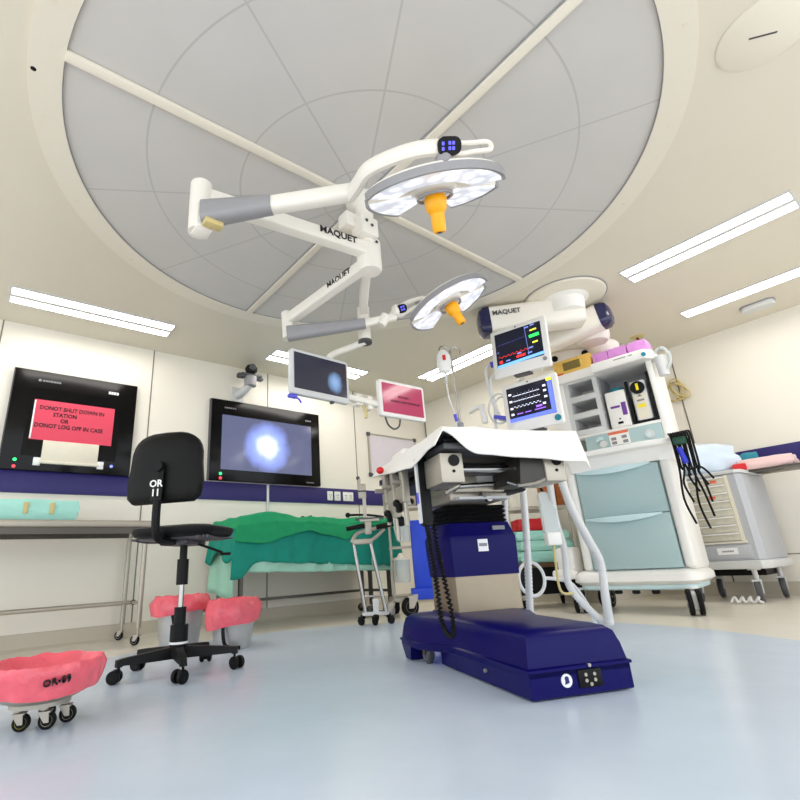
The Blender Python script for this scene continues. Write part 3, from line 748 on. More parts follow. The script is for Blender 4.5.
# sheet over the table
def sheet_fn(u, v):
    W0, W1, Lf, Lb = -.315, .395, .285, 1.22
    p = -.16 + u * (W1 - W0 + .16 + .13); q = -.135 + v * (Lb - Lf + .135)
    x = W0 + p; y = Lf + q
    w = W1 - W0
    dl = max(0, -p); dr = max(0, p - w); df = max(0, -q)
    top = 1.028 + .01 * max(0, y - .4)
    cc = min(1, max(0, (p + .03) / .20)); tent = cc * cc * (3 - 2 * cc)
    f_dr = df * (.22 + .78 * tent) * (.78 + .36 * max(0, p) / w)
    lf_ = .55 + .45 * min(1, max(0, q + .02) / .25)
    l_dr = dl * (.95 - .6 * min(1, max(0, q) / .9)) * lf_
    x = W0 + max(p, 0) if p < w else W1
    x -= .35 * dl if p < 0 else 0
    x += .12 * dr
    yy = Lf + max(q, 0) - .22 * df
    z = top - max(f_dr, l_dr, dr * .85) - .25 * min(f_dr, max(l_dr, dr * .8))
    if df > 0: yy -= (1 - tent) * .04
    nn = noise.noise(V((x * 7, y * 7, 1.3))) * .008 + noise.noise(V((x * 17, y * 13, 4.3))) * .003
    rd = .012 * (1 if (dl > 0 or df > 0 or dr > 0) else 0)
    hill = .02 * math.exp(-((x + .12) / .1) ** 2 - ((y - .35) / .1) ** 2)
    # rounded shoulders
    ed = min(p if p > 0 else 0, w - p if p < w else 0, q if q > 0 else 0)
    z -= .012 * math.exp(-(max(0, ed) / .02)) * (1 if (dl == 0 and df == 0 and dr == 0) else .8)
    return (x + nn * .4, yy + nn * .6, z + nn + hill)
m = MB(); m.grid(sheet_fn, 70, 80, ROOT[OT])
lone('drape_sheet', m, M_sheet, 'white cotton sheet spread over the operating table top', 'sheet', solid=.006, angle=80)
m = MB(); m.box((-.08, 1.05, 1.068), (.36, .22, .06), ROOT[OT], .028, 4)
lone('pillow', m, M_sheet, 'flat white pillow lying at the far end of the operating table', 'pillow')

# hand control with its coiled cord
HC = thing('hand_control', 'black hand control with a spiral cord hanging off the operating table side', 'hand control', tuple(ROOT[OT] @ V((-.325, .5, .615))), atan2(-.40, .917))
Mh = frame((0.005, 0, .16), (0, -1, 0), (-1, 0, 0)) @ Matrix.Rotation(radians(-3), 4, 'Z')
MB().prism(rrect(.062, .33, .028), -.016, .016, frame((0, 0, .165), (1, .25, 0), (.25, -1, 0)), .005).build('body', M_black, HC)
MB().prism(rrect(.018, .30, .008), -.004, .004, frame((-.033, -.012, .165), (.3, -1, 0), (-1, -.3, 0))).build('keypad', M_lgrey, HC)
MB().prism(rrect(.012, .05, .005), -.002, .004, frame((-.0365, -.014, .13), (.3, -1, 0), (-1, -.3, 0))).build('key_strip', M_blueplug, HC)
P = []; path = spline([(0, 0, .0), (.0, -.02, -.10), (.005, -.03, -.24), (.005, -.05, -.40), (.03, -.07, -.455), (.055, -.05, -.40), (.055, -.0, -.22), (.052, .03, -.10), (.055, .06, .06)], 10)
for i, p in enumerate(path):
    for s_ in range(4):
        a = 2 * pi * (s_ / 4)
        q = path[min(i + 1, len(path) - 1)]
        t = p.lerp(q, s_ / 4)
        P.append((t.x + .009 * cos(a), t.y + .009 * sin(a), t.z))
MB().tube(P, .005, 5, 1, sm=False).build('spiral_cord', M_rubber, HC)

# ------------------------------------------------------------------ swivel chair
CH = thing('swivel_chair', 'black swivel chair seen from behind in front of the wall screens', 'chair', (.94, 2.79, 0))
ang0 = atan2(2.765 - 2.79, .632 - .94)
st = MB(); st.lathe([(.001, .075), (.05, .075), (.05, .115), (.001, .12)], 20)
for i in range(5):
    a = ang0 + 2 * pi * i / 5
    d = V((cos(a), sin(a), 0)); t = V((-sin(a), cos(a), 0))
    lo = []
    for rr, wz, z0, z1 in ((.03, .026, .07, .125), (.16, .022, .072, .115), (.27, .018, .075, .105), (.30, .017, .07, .10)):
        lo.append([tuple(d * rr + t * wz + V((0, 0, z0))), tuple(d * rr - t * wz + V((0, 0, z0))), tuple(d * rr - t * wz * .8 + V((0, 0, z1))), tuple(d * rr + t * wz * .8 + V((0, 0, z1)))])
    st.loft(lo)
st.build('star_base', M_black, CH)
for i in range(5):
    a = ang0 + 2 * pi * i / 5
    caster(CH, .285 * cos(a), .285 * sin(a), .03, .05, .082, (2.6, 3.5, 5.1, 1.0, 2.2)[i], twin=True, mf=M_black, mw=M_black, hubm=M_black)
m = MB(); m.lathe([(.001, .10), (.045, .10), (.045, .225), (.03, .225), (.03, .31), (.001, .31)], 20); m.build('column_sleeve', M_black, CH)
m = MB(); m.lathe([(.001, .30), (.014, .30), (.014, .44), (.001, .44)], 16); m.build('gas_spring', M_chrome, CH)
m = MB(); m.ring(.0455, .047, .135, .146, 24); m.build('white_ring', M_print, CH)
m = MB(); m.lathe([(.001, .42), (.03, .42), (.03, .55), (.02, .55), (.02, .63), (.001, .63)], 20); m.build('upper_sleeve', M_black, CH)
sa = radians(43)
Ms = Matrix.Rotation(sa, 4, 'Z')          # local x = seat forward
m = MB(); lo = []
for (ins, z) in ((.05, .655), (.012, .668), (0, .69), (.004, .705), (.03, .715), (.08, .718)):
    pl = [(x, y) for x, y in rrect(.46 - 2 * ins, .46 - 2 * ins, max(.02, .13 - ins), 8)]
    lo.append([(x, y, z + .035 * max(0, (x - .02)) ** 1 * .35 - .12 * max(0, x - .15)) for x, y in pl])
m.loft(lo, Ms); m.build('seat', M_leather, CH, angle=50)
m = MB()
for i in range(22):
    y = -.21 + i * .02; m.tube([(-.16, y, .655), (0, y + .008, .648), (.16, y, .655)], .006, 5, 3, M=Ms)
m.bx(-.17, .17, -.17, .17, .645, .665, Ms, .01); m.bx(-.12, .10, -.08, .08, .62, .65, Ms, .01)
m.build('seat_underside', M_dgrey, CH)
m = MB(); m.tube([(.0, -.05, .635), (.06, -.13, .60), (.10, -.18, .575)], .007, 8, 5, M=Ms); m.box((.107, -.195, .568), (.02, .06, .016), Ms @ Matrix.Identity(4), .005); m.build('lever', M_black, CH)
m = MB(); m.tube([(-.10, 0, .638), (-.25, 0, .642), (-.292, 0, .70), (-.295, 0, .85), (-.288, 0, .99)], .021, 8, 6, M=Ms, flat=1.0); br_ = m.build('back_bar', M_black, CH)
m = MB(); m.text('OR', .05, Ms @ frame((-.3185, 0, .912), (0, -1, 0), (-1, 0, 0)), .001); m.text('11', .05, Ms @ frame((-.3185, 0, .866), (0, -1, 0), (-1, 0, 0)), .001); m.build('lettering', M_print, br_)
# backrest: domed pad, flat bottom, round shoulders
bpoly = []
for kk in range(15):
    a = pi * kk / 14; ca, sa_ = cos(a), sin(a)
    bpoly.append((.20 * math.copysign(abs(ca) ** .62, ca), .03 + .18 * abs(sa_) ** .62))
bpoly += [(-.21, -.06), (-.20, -.135), (-.165, -.165), (.165, -.165), (.20, -.135), (.21, -.06)]
Mb = Ms @ frame((-.255, 0, .99), (0, -1, 0), (-1, 0, .05))
lo = []
for ins, z in ((.07, -.055), (.02, -.048), (.0, -.03), (0, .0), (.012, .016), (.05, .03), (.10, .036)):
    k_ = 1 - ins / .2; lo.append([(x * k_, .03 + (y - .03) * k_, z - .30 * x * x) for x, y in bpoly])
m = MB(); m.loft(lo, Mb); m.build('backrest', M_leather, CH, angle=55)
m = MB(); m.cyl((0, .01, .03), (0, .01, .065), .03, .026, seg=20, M=Mb); m.build('tension_knob', M_black, CH)
m = MB(); m.box((0, -.085, .045), (.062, .16, .012), Mb, .004); m.build('bar_sleeve', M_black, CH)

# ------------------------------------------------------------------ left instrument table and pack
IT = thing('instrument_table', 'long steel instrument table along the back wall at far left', 'table', (.1, 4.42, 0))
tx0, tx1, ty0, ty1 = -1.5, 1.04, -.28, .28
m = MB(); m.bx(tx0, tx1, ty0, ty1, .845, .895, bev=.01); m.build('tabletop', M_steel2, IT)
m = MB(); m.bx(tx0 + .02, tx1 - .02, ty0 + .02, ty0 + .05, .80, .85); m.bx(tx0 + .02, tx1 - .02, ty1 - .05, ty1 - .02, .80, .85); m.build('apron', M_dsteel, IT)
for x in (1.0, -1.45):
    for y in (-.245, .245):
        l = MB().cyl((x, y, .12), (x, y, .862), .019, seg=16).build('leg', M_steel2, IT)
        caster(IT, x, y, .035, .022, .13, 2.4, mf=M_steel2, mw=M_rubber, hubm=M_print)
m = MB(); m.cyl((1.0, -.245, .29), (1.0, .245, .29), .013); m.cyl((-1.45, -.245, .29), (-1.45, .245, .29), .013); m.build('end_rail', M_steel2, IT)
m = MB(); m.cyl((-1.45, 0, .29), (1.0, 0, .29), .016); m.build('lower_rail', M_steel2, IT)
m = MB(); m.ball((1.005, -.03, .29), .02); m.build('rail_joint', M_black, IT)

def pack(cx, cy, cz, sx, sy, sz, mtl, name, label, cat, rz=0, puff=.25, seedv=0, group=None, crumple=1.0):
    """a soft wrapped parcel"""
    b = bmesh.new(); bmesh.ops.create_cube(b, size=1); bmesh.ops.subdivide_edges(b, edges=b.edges[:], cuts=9, use_grid_fill=True)
    T = Matrix.Translation((cx, cy, cz)) @ Matrix.Rotation(rz, 4, 'Z')
    for v in b.verts:
        x, y, z = v.co.x * 2, v.co.y * 2, v.co.z * 2
        k2 = (abs(x) ** 4 + abs(y) ** 4) ** .25
        f = 1 - puff * .35 * max(0, k2 - .6) ** 1.2
        n1 = noise.noise(V((x * 2.2 + seedv, y * 2.2, z * 1.5))) * .05 * crumple + noise.noise(V((x * 5 + seedv, y * 5, z * 3))) * .02 * crumple
        e = 1 - .06 * z * z
        v.co = V((x * sx / 2 * e * (1 + n1), y * sy / 2 * e * (1 + n1), (z * f * .5 + .5) * sz * (1 + n1 * (1 if z > -.9 else 0))))
    m = MB(); m._merge(b, T)
    return lone(name, m, mtl, label, cat, group, angle=60)
pack(.22, 4.36, .895, .80, .34, .15, M_aqua, 'wrapped_pack', 'aqua wrapped instrument pack lying on the left steel table', 'pack', 0, .5, 1.7)
for x, lb in ((.28, 'left short strip of tan tape on the aqua pack front'), (.44, 'right short strip of tan tape on the aqua pack front')):
    lone('tape_strip', MB().box((x, 4.185, .98), (.03, .012, .08), bev=.003), M_beige, lb, 'tape', 'tape strips on the aqua pack')

# ------------------------------------------------------------------ draped green table
GT = thing('back_table', 'steel back table mostly hidden by green drapes by the rear wall', 'table', (2.75, 4.33, 0))
m = MB(); m.bx(-.92, .86, -.24, .30, .84, .875, bev=.006); m.build('tabletop', M_steel, GT)
for x in (-.86, .55, .80):
    for y in ((-.2, .26) if x != .55 else (-.2,)):
        MB().bx(x - .016, x + .016, y - .016, y + .016, .10, .84).build('leg', M_dsteel, GT)
        caster(GT, x, y, .04, .025, .11, 2.2, mf=M_dsteel, mw=M_rubber, hubm=M_grey)
m = MB(); m.bx(-.86, .80, .245, .275, .20, .225); m.bx(-.86, -.83, -.2, .26, .20, .225); m.bx(.785, .815, -.2, .26, .20, .225); m.build('lower_rail', M_dsteel, GT)

def drape(x0, x1, y0, y1, zt, fl, ff, fr, amp, seedv, hill=None, nu=90, nv=56, fold=.020):
    """cloth over a table top: drops fl (left), ff (front), fr (right) as functions of the run along the edge"""
    def fn(u, v):
        L_, F_ = 1.0, 1.0
        p = (u - .14) / .72; q = (v - .35) / .65     # p<0 left overhang, p>1 right overhang, q<0 front overhang
        pc, qc = min(1, max(0, p)), min(1, max(0, q))
        tl = max(0, -p) / .1944; tr = max(0, p - 1) / .1944; tf = max(0, -q) / .5385
        dl = tl * fl(qc); dr = tr * fr(qc); df = tf * ff(pc)
        x = x0 + (x1 - x0) * pc; y = y0 + (y1 - y0) * qc
        dz = max(dl, dr, df)
        wv = noise.noise(V((x * 5 + seedv, y * 5, 0))) * amp
        pl = fold * sin((x * 23 + 2.2 * sin(x * 6 + seedv)) + seedv) * tf + fold * sin(y * 26 + seedv) * (tl + tr)
        corner = min(1, tl + tr) * tf
        x += -.05 * tl + .05 * tr - .03 * corner * (1 if p < 0 else -1) * (0 if 0 <= p <= 1 else 1)
        y -= (.025 + .02 * tf) * min(1, tf * 3) + pl * .8
        x -= pl * .8 * (1 if p < 0 else (-1 if p > 1 else 0))
        z = zt - dz + (wv * (1 - min(1, dz * 4)))
        z += (hill(x, y) if hill else 0) * (1 - min(1, dz * 5))
        z += .012 * noise.noise(V((x * 9, y * 9, seedv + z * 5)))
        return (x, y + .006 * noise.noise(V((x * 12, z * 12, seedv))), z)
    return MB().grid(fn, nu, nv)
hillf = lambda x, y: .03 * (.5 + noise.noise(V((x * 3.1, y * 2, 9)))) + .03 * math.exp(-((x - 2.2) / .3) ** 2)
m = drape(1.84, 3.60, 4.06, 4.63, .885, lambda q: .64 - .08 * q, lambda p: .42 + .06 * p - .05 * sin(p * pi) * 0 , lambda q: .48, .006, 2.1)
lone('under_drape', m, M_mint, 'pale mint cloth hanging lowest off the left end of the back table', 'drape', solid=.004, angle=80)
m = drape(1.82, 3.61, 4.045, 4.64, .895, lambda q: .30 + .05 * sin(q * 9), lambda p: .34 + .11 * p + (.14 * math.exp(-(p / .05) ** 2)), lambda q: .45, .008, 5.4)
lone('teal_drape', m, M_dteal, 'dark teal drape over the front of the back table', 'drape', solid=.004, angle=80)
m = drape(1.84, 3.60, 4.03, 4.64, .91, lambda q: .10, lambda p: .20 - .13 * p + .03 * sin(p * 14) + .05 * math.exp(-((p - .62) / .06) ** 2), lambda q: .10, .014, 8.8, hillf, fold=.006)
lone('green_drape', m, M_green, 'bright green cloth bunched on top of the back table', 'drape', solid=.004, angle=80)
for p0, p1, lb in (((2.62, 4.3, .945), (2.70, 4.25, .962), 'black instrument tip poking out of the green cloth, left'), ((3.05, 4.12, .965), (3.62, 4.16, .955), 'long black instrument lying on the green cloth, right')):
    m = MB(); m.tube([p0, ((p0[0] + p1[0]) / 2, (p0[1] + p1[1]) / 2, p0[2] + .008), p1], .012, 8, 4); m.ball(p0, .026)
    lone('surgical_instrument', m, M_black, lb, 'instrument', 'black instruments on the green cloth')

# ------------------------------------------------------------------ bins with pink liners
def liner(r, z0, z1, drops, seedv, M=None, flare=1.1, seg=72):
    """crumpled bag: inside wall, rolled rim and an uneven overhang"""
    prof = [(r * .3, z1 - .05, 0), (r * .78, z1 - .042, 0), (r * .95, z1 - .012, 0), (r * 1.03, z1 + .012, 0), (r * 1.09, z1 - .005, 0), (r * flare, z1 - .35 * (z1 - z0), 1), (r * flare * .98, z1 - .7 * (z1 - z0), 1), (r * flare * .93, z0, 1)]
    vs = []; m = MB()
    for i, (rr, zz, o) in enumerate(prof):
        for kk in range(seg):
            a = 2 * pi * kk / seg; d = V((cos(a), sin(a), 0))
            n1 = noise.noise(V((d.x * 3 + seedv, d.y * 3, zz * 14))) * .06 + noise.noise(V((d.x * 9 + seedv, d.y * 9, zz * 30))) * .035
            z = zz + n1 * .12
            if o: z = z1 - (z1 - zz) * (1 + drops(a))
            q = V((rr * (1 + n1) * cos(a), rr * (1 + n1) * sin(a), z)); vs.append(M @ q if M is not None else q)
    fs = [(i * seg + kk, i * seg + (kk + 1) % seg, (i + 1) * seg + (kk + 1) % seg, (i + 1) * seg + kk) for i in range(len(prof) - 1) for kk in range(seg)]
    fs.append(tuple(range(seg)))
    m._add(vs, fs); return m
B1 = thing('waste_bin', 'steel waste bin with pink liner behind the swivel chair, left of two', 'bin', (1.255, 3.72, 0), 0, 'steel waste bins with pink liners')
MB().lathe([(.001, .0), (.125, .0), (.128, .01), (.165, .32), (.16, .32), (.14, .25), (.001, .25)], 32).build('bucket', M_zinc, B1)
liner(.165, .225, .325, lambda a: .15 * sin(2 * a + 1), 3.3, flare=1.22).build('liner', M_bag, B1, angle=70)
MB().tube([(-.10, -.13, .24), (-.085, -.15, .14), (-.075, -.15, .04), (-.02, -.16, .02)], .012, 8, 5).build('pedal_strap', M_black, B1)
B2 = thing('waste_bin', 'steel waste bin with pink liner in front of the mint drape, right of two', 'bin', (1.49, 3.36, 0), 0, 'steel waste bins with pink liners')
MB().lathe([(.001, .0), (.115, .0), (.118, .01), (.155, .285), (.15, .285), (.13, .21), (.001, .21)], 32).build('bucket', M_zinc, B2)
liner(.155, .17, .29, lambda a: .35 * cos(a - 3.6) - .1 * cos(3 * a), 6.1, flare=1.22).build('liner', M_bag, B2, angle=70)
MB().tube([(-.11, -.10, .2), (-.12, -.12, .10), (-.10, -.13, .03), (-.02, -.16, .015)], .012, 8, 5).build('pedal_strap', M_black, B2)

KB = thing('kick_bucket', 'low kick bucket on four casters with a marked pink liner, lower left corner', 'kick bucket', (.285, 2.25, 0))
MB().lathe([(.001, .08), (.10, .08), (.125, .09), (.165, .125), (.192, .185), (.188, .188), (.15, .125), (.001, .10)], 48).build('bowl', M_steel2, KB)
MB().ring(.05, .095, .066, .084, 40).build('base_ring', M_steel2, KB)
lb_ = liner(.186, .108, .192, lambda a: .06 * sin(3 * a), 1.2, flare=1.03, seg=96).build('liner', M_bag, KB, angle=70)
for i in range(4):
    a = radians(-150 + 62 * i) if i < 3 else radians(75)
    caster(KB, .078 * cos(a), .078 * sin(a), .027, .022, .072, radians(-20), mf=M_steel2, mw=M_rubber, hubm=mat('caster_hub', ((190, 176, 60), (206, 196, 170), (196, 186, 160), (160, 156, 150))[i], .5))
vd = V((.285, 2.25, 0)); dcam = -vd.normalized(); pr = V((-dcam.y, dcam.x, 0))
tm = MB(); base_p = dcam * .192 + pr * .04
tm.text('OR-09', .030, frame((base_p.x, base_p.y, .158), (pr.x, pr.y, 0.1), (dcam.x, dcam.y, -.12)), .012, sx=1.0, bold=0); tm.build('lettering', M_paperink, lb_)

# ------------------------------------------------------------------ leg-holder trolley (chrome)
ST = thing('support_trolley', 'slim chrome trolley with black grips in front of the back table', 'trolley', (2.77, 3.42, 0), atan2(-.63, .77))
m = MB(); m.bx(-.11, .11, -.02, .02, .075, .10); m.tube([(-.10, 0, .09), (0, .1, .09), (.10, 0, .09)], .012); m.build('foot_frame', M_chrome, ST)
for i, (x, y) in enumerate(((-.11, 0), (.11, 0), (0, .09), (-.0, -.02))):
    caster(ST, x, y, .032, .03, .08, (2.5, .6, 1.5, 4.2)[i], mf=M_black, mw=M_rubber, hubm=M_dgrey)
m = MB(); m.cyl((-.085, 0, .10), (-.155, 0, .66), .016); m.cyl((.085, 0, .10), (-.01, 0, .66), .016); m.cyl((-.1, 0, .22), (.07, 0, .22), .009); m.bx(-.02, .03, -.01, .01, .10, .2); m.build('upright', M_chrome, ST)
m = MB(); m.bx(-.16, .01, -.035, .035, .64, .685, bev=.01); m.tube([(-.17, 0, .66), (-.12, 0, .73), (0, 0, .76), (.12, 0, .78)], .016); m.tube([(-.03, 0, .65), (.05, 0, .70), (.12, 0, .76)], .014); m.build('knee_bracket', M_steel2, ST)
for x0, x1 in ((-.21, -.05), (.05, .20)):
    m = MB(); m.cyl((x0, -.02, .775), (x1, -.02, .795), .02, seg=14); m.build('grip', M_black, ST)
m = MB(); m.bx(-.05, .01, -.02, .02, .72, .84, bev=.008); m.bx(-.09, .08, -.03, .03, .83, .85); m.bx(-.055, -.025, -.015, .015, .84, 1.13); m.bx(-.09, -.02, -.02, .02, 1.03, 1.16, bev=.01); m.cyl((-.075, 0, 1.15), (-.075, 0, 1.21), .012); m.build('mast', M_steel2, ST)
m = MB(); m.bx(-.10, -.02, -.025, .025, 1.085, 1.10); m.ball((-.085, 0, 1.215), .018); m.bx(-.13, .12, -.03, .02, .845, .862); m.build('clamp', M_dgrey, ST)

# ------------------------------------------------------------------ suction trolley with blue board
BT = thing('suction_trolley', 'wheeled suction trolley with a bright blue board behind the operating table', 'trolley', (3.42, 3.58, 0), atan2(-.66, .75))
m = MB(); m.bx(-.02, .20, -.02, .05, .16, .86, bev=.01); m.bx(-.06, .20, -.05, .08, .14, .24, bev=.01); m.build('board', M_board, BT)
m = MB(); m.bx(-.27, .24, -.02, .02, .13, .16); m.bx(-.27, .24, .28, .32, .13, .16); m.bx(-.27, -.23, -.02, .32, .13, .16); m.bx(.20, .24, -.02, .32, .13, .16)
m.cyl((-.22, .02, .14), (-.22, .02, 1.0), .014); m.cyl((.21, .04, .14), (.21, .04, 1.0), .014); m.bx(-.25, .24, .0, .3, .98, 1.0); m.bx(-.24, .22, .02, .04, .60, .625); m.build('frame', M_steel2, BT)
caster(BT, -.04, -.03, .085, .05, .19, 3.6, mf=M_steel2, mw=M_rubber, hubm=M_grey)
caster(BT, -.25, -.02, .06, .04, .14, 3.4, mf=M_steel2, mw=M_grey, hubm=M_dgrey)
caster(BT, .22, .02, .06, .04, .14, .5, mf=M_steel2, mw=M_rubber, hubm=M_grey)
caster(BT, -.2, .29, .06, .04, .14, 2., mf=M_steel2, mw=M_rubber, hubm=M_grey)
m = MB(); m.bx(.205, .225, -.012, .0, .45, .95); m.build('white_panel', M_white, BT)
SJ = thing('suction_jar', 'clear suction jar with cream lid, lower on the blue board trolley', 'jar', tuple(ROOT[BT] @ V((-.13, -.085, .30))))
MB().lathe([(.001, 0), (.066, 0), (.072, .01), (.078, .2), (.074, .2), (.001, .01)], 28).build('bowl', M_clear, SJ)
MB().lathe([(.001, .0), (.064, .0), (.068, .008), (.071, .13), (.001, .13)], 24, Matrix.Translation((0, 0, .004))).build('contents', M_cream, SJ)
MB().lathe([(.001, .26), (.02, .258), (.04, .225), (.082, .215), (.082, .198), (.001, .198)], 28).build('lid', M_cream, SJ)
MB().tube([(-.085, 0, .21), (-.10, 0, .12), (-.085, 0, .06)], .006).build('carry_handle', M_steel2, SJ)
SJ2 = thing('suction_jar', 'small clear suction jar, upper on the blue board trolley', 'jar', tuple(ROOT[BT] @ V((-.09, -.06, .66))))
MB().lathe([(.001, 0), (.055, 0), (.06, .01), (.062, .2), (.058, .2), (.001, .01)], 24).build('bowl', M_clear, SJ2)
MB().lathe([(.001, .2), (.066, .2), (.066, .218), (.001, .228)], 24).build('lid', M_lgrey, SJ2)
m = MB(); m.tube([(-.02, 0, .22), (-.1, -.01, .26), (-.11, 0, .15), (-.09, 0, .05)], .008); m.build('tube', M_clear, SJ2)
EQ = thing('regulator_cluster', 'jumble of steel and black regulators on top of the suction trolley', 'regulator', tuple(ROOT[BT] @ V((-.06, .06, 1.0))))
m = MB(); m.box((-.06, 0, .06), (.14, .12, .12), bev=.01); m.cyl((-.13, -.06, .03), (-.13, -.06, .2), .02); m.box((.08, 0, .08), (.1, .1, .16), bev=.01); m.build('housing', M_steel2, EQ)
m = MB(); m.ball((-.08, -.07, .12), .035); m.ball((.05, -.06, .05), .03); m.box((0, -.06, .15), (.09, .03, .04), bev=.008); m.build('dial', M_black, EQ)
m = MB(); m.box((-.02, -.065, .04), (.12, .02, .05), bev=.006); m.build('gauge', M_lgrey, EQ)

# ------------------------------------------------------------------ infusion stand
IV = thing('infusion_stand', 'thin infusion stand with hooks behind the operating table', 'infusion stand', (3.05, 2.515, 0))
m = MB(); m.cyl((0, 0, .08), (0, 0, 1.5), .016, seg=14); m.build('pole', M_steel2, IV)
m = MB(); m.cyl((0, 0, 1.5), (-.04, -.02, 2.17), .010, seg=12); m.build('inner_pole', M_chrome, IV)
m = MB()
for dx, dy in ((-.10, .02), (.06, -.05)): m.tube([(-.04, -.02, 2.16), (-.04 + dx * .5, -.02 + dy * .5, 2.19), (-.04 + dx, -.02 + dy, 2.17), (-.04 + dx * 1.1, -.02 + dy * 1.1, 2.14), (-.04 + dx, -.02 + dy, 2.12)], .006)
m.build('hook', M_chrome, IV)
m = MB()
for i in range(5):
    a = 2 * pi * i / 5 + .3; m.cyl((0, 0, .09), (.24 * cos(a), .24 * sin(a), .075), .013)
m.build('star_base', M_steel2, IV)
for i in range(5):
    a = 2 * pi * i / 5 + .3; caster(IV, .24 * cos(a), .24 * sin(a), .028, .02, .075, a, mf=M_steel2)
m = MB(); m.box((-.01, 0, 1.5), (.05, .05, .06), bev=.01); m.build('collar', M_grey, IV)
IB = thing('infusion_bag', 'clear infusion bag with red print and a drip line on the stand', 'infusion bag', (2.905, 2.485, 1.92))
lo = []
for w_, d_, z in ((.01, .008, .0), (.05, .03, .02), (.062, .042, .08), (.058, .036, .16), (.035, .01, .20), (.02, .006, .215)):
    lo.append([(w_ * cos(2 * pi * kk / 20), d_ * sin(2 * pi * kk / 20), z) for kk in range(20)])
m = MB(); m.loft(lo, Matrix.Rotation(-.6, 4, 'Z')); m.build('pouch', mat('filled_pouch', (232, 232, 230), .2, var=.02), IB)
m = MB(); m.bx(-.018, .006, -.046, -.036, .105, .15, Matrix.Rotation(-.6, 4, 'Z')); m.build('red_mark', M_red, IB)
m = MB(); m.cyl((0, 0, 0), (.0, 0, -.09), .012, seg=12); m.build('drip_chamber', M_clear, IB)
m = MB(); m.tube([(0, 0, -.09), (.01, 0, -.22), (.05, .0, -.34), (.07, .01, -.42), (.09, .02, -.6)], .006); m.build('drip_line', M_hose, IB)
m = MB(); m.cyl((.055, 0, -.34), (.07, 0, -.40), .014, seg=10); m.build('roller_clamp', M_blueplug, IB)

# ------------------------------------------------------------------ anesthesia machine
AM = thing('anesthesia_machine', 'tall white anesthesia machine with pale teal drawers on casters', 'anesthesia machine', (4.2, 2.04, 0), atan2(-.99, .14))
m = MB()
pl = rrect(.92, .66, .11, 6, .085, .25)
m.loft([[(x, y, z) for x, y in inset(pl, d)] for d, z in ((.05, .205), (.0, .235), (.0, .275), (.03, .305), (.09, .325))]); m.build('base', M_white, AM, angle=50)
m = MB(); m.loft([[(x, y, z) for x, y in inset(pl, d)] for d, z in ((.06, .17), (.045, .18), (.045, .206))]); m.build('base_trim', M_tealL, AM)
for (x, y, r_) in ((.46, .0, 5.0), (-.36, .0, 5.05), (.36, .50, 4.9), (-.30, .50, 4.7)):
    caster(AM, x, y, .088, .075, .19, r_, twin=True, mf=M_white, mw=M_rubber, hubm=M_lgrey)
for x in (-.05, .08, .22): MB().box((x, .02, .155), (.05, .05, .03), bev=.008).build('cable_foot', M_black, AM)
m = MB(); m.bx(-.26, .53, .03, .48, .31, 1.26, bev=.02); m.build('cabinet', M_white, AM)
for x_ in (.465, -.27): MB().bx(x_, x_ + .075, -.03, .06, .32, 1.25, bev=.03, seg=4).build('corner_post', M_white, AM)
def drawer(x0, x1, z0, z1):
    d = MB().bx(x0, x1, -.035, .05, z0, z1, bev=.008).build('drawer', M_teal, AM)
    h = MB(); n_ = 14
    lo = []
    for i in range(n_ + 1):
        t = i / n_; xx = x0 + .012 + (x1 - x0 - .06) * t; s_ = sin(pi * t)
        lo.append([(xx, -.045 - .05 * s_, z1 + .006), (xx, -.035, z1 + .006), (xx, -.035, z1 - .012 - .034 * s_), (xx, -.045 - .05 * s_, z1 - .006 - .036 * s_)])
    h.loft(lo); h.build('handle', M_tealL, d)
drawer(-.185, .455, .735, 1.12); drawer(-.185, .455, .325, .728)
m = MB(); wt = [(-.20, -.14), (.0, -.16), (.40, -.16), (.60, -.10), (.68, .02), (.68, .35), (-.20, .35)]
m.loft([[(x, y, z) for x, y in inset(wt, d)] for d, z in ((.03, 1.225), (.006, 1.235), (0, 1.255), (.006, 1.275), (.02, 1.28))]); m.build('worktop', M_white, AM, angle=50)
m = MB(); ap = [(-.2, -.06), (.48, -.06), (.56, .0), (.56, .4), (-.26, .4), (-.26, 0)]
m.loft([[(x, y, z) for x, y in inset(ap, d)] for d, z in ((.0, 1.125), (-.01, 1.19), (-.03, 1.228))]); m.build('apron', M_white, AM)
m = MB(); m.bx(-.09, .525, .10, .45, 1.275, 1.455, bev=.006); m.build('control_panel', M_teal, AM)
MB().cyl((.43, .085, 1.37), (.43, .105, 1.37), .035, seg=24).build('dial', M_lgrey, AM); MB().cyl((.06, .085, 1.36), (.06, .105, 1.36), .03, seg=20).build('dial', M_lgrey, AM)
m = MB(); m.cyl((.43, .078, 1.365), (.43, .09, 1.365), .018, seg=18); m.cyl((.02, .088, 1.40), (.02, .105, 1.40), .016, seg=16); m.box((.045, .094, 1.41), (.04, .02, .03)); m.build('dial_cap', M_tealL, AM)
m = MB(); m.bx(.115, .275, .092, .102, 1.33, 1.445); sp_ = m.build('sticker', M_white, AM)
m = MB(); m.bx(.115, .275, .0905, .094, 1.423, 1.447); m.build('sticker_header', mat('orange_print', (222, 110, 74), .5), sp_)
m = MB()
for x, z in ((.15, 1.385), (.235, 1.39), (.15, 1.35), (.24, 1.35)): m.bx(x - .02, x + .02, .0905, .094, z - .012, z + .014)
m.build('sticker_symbol', M_pgrey, sp_)
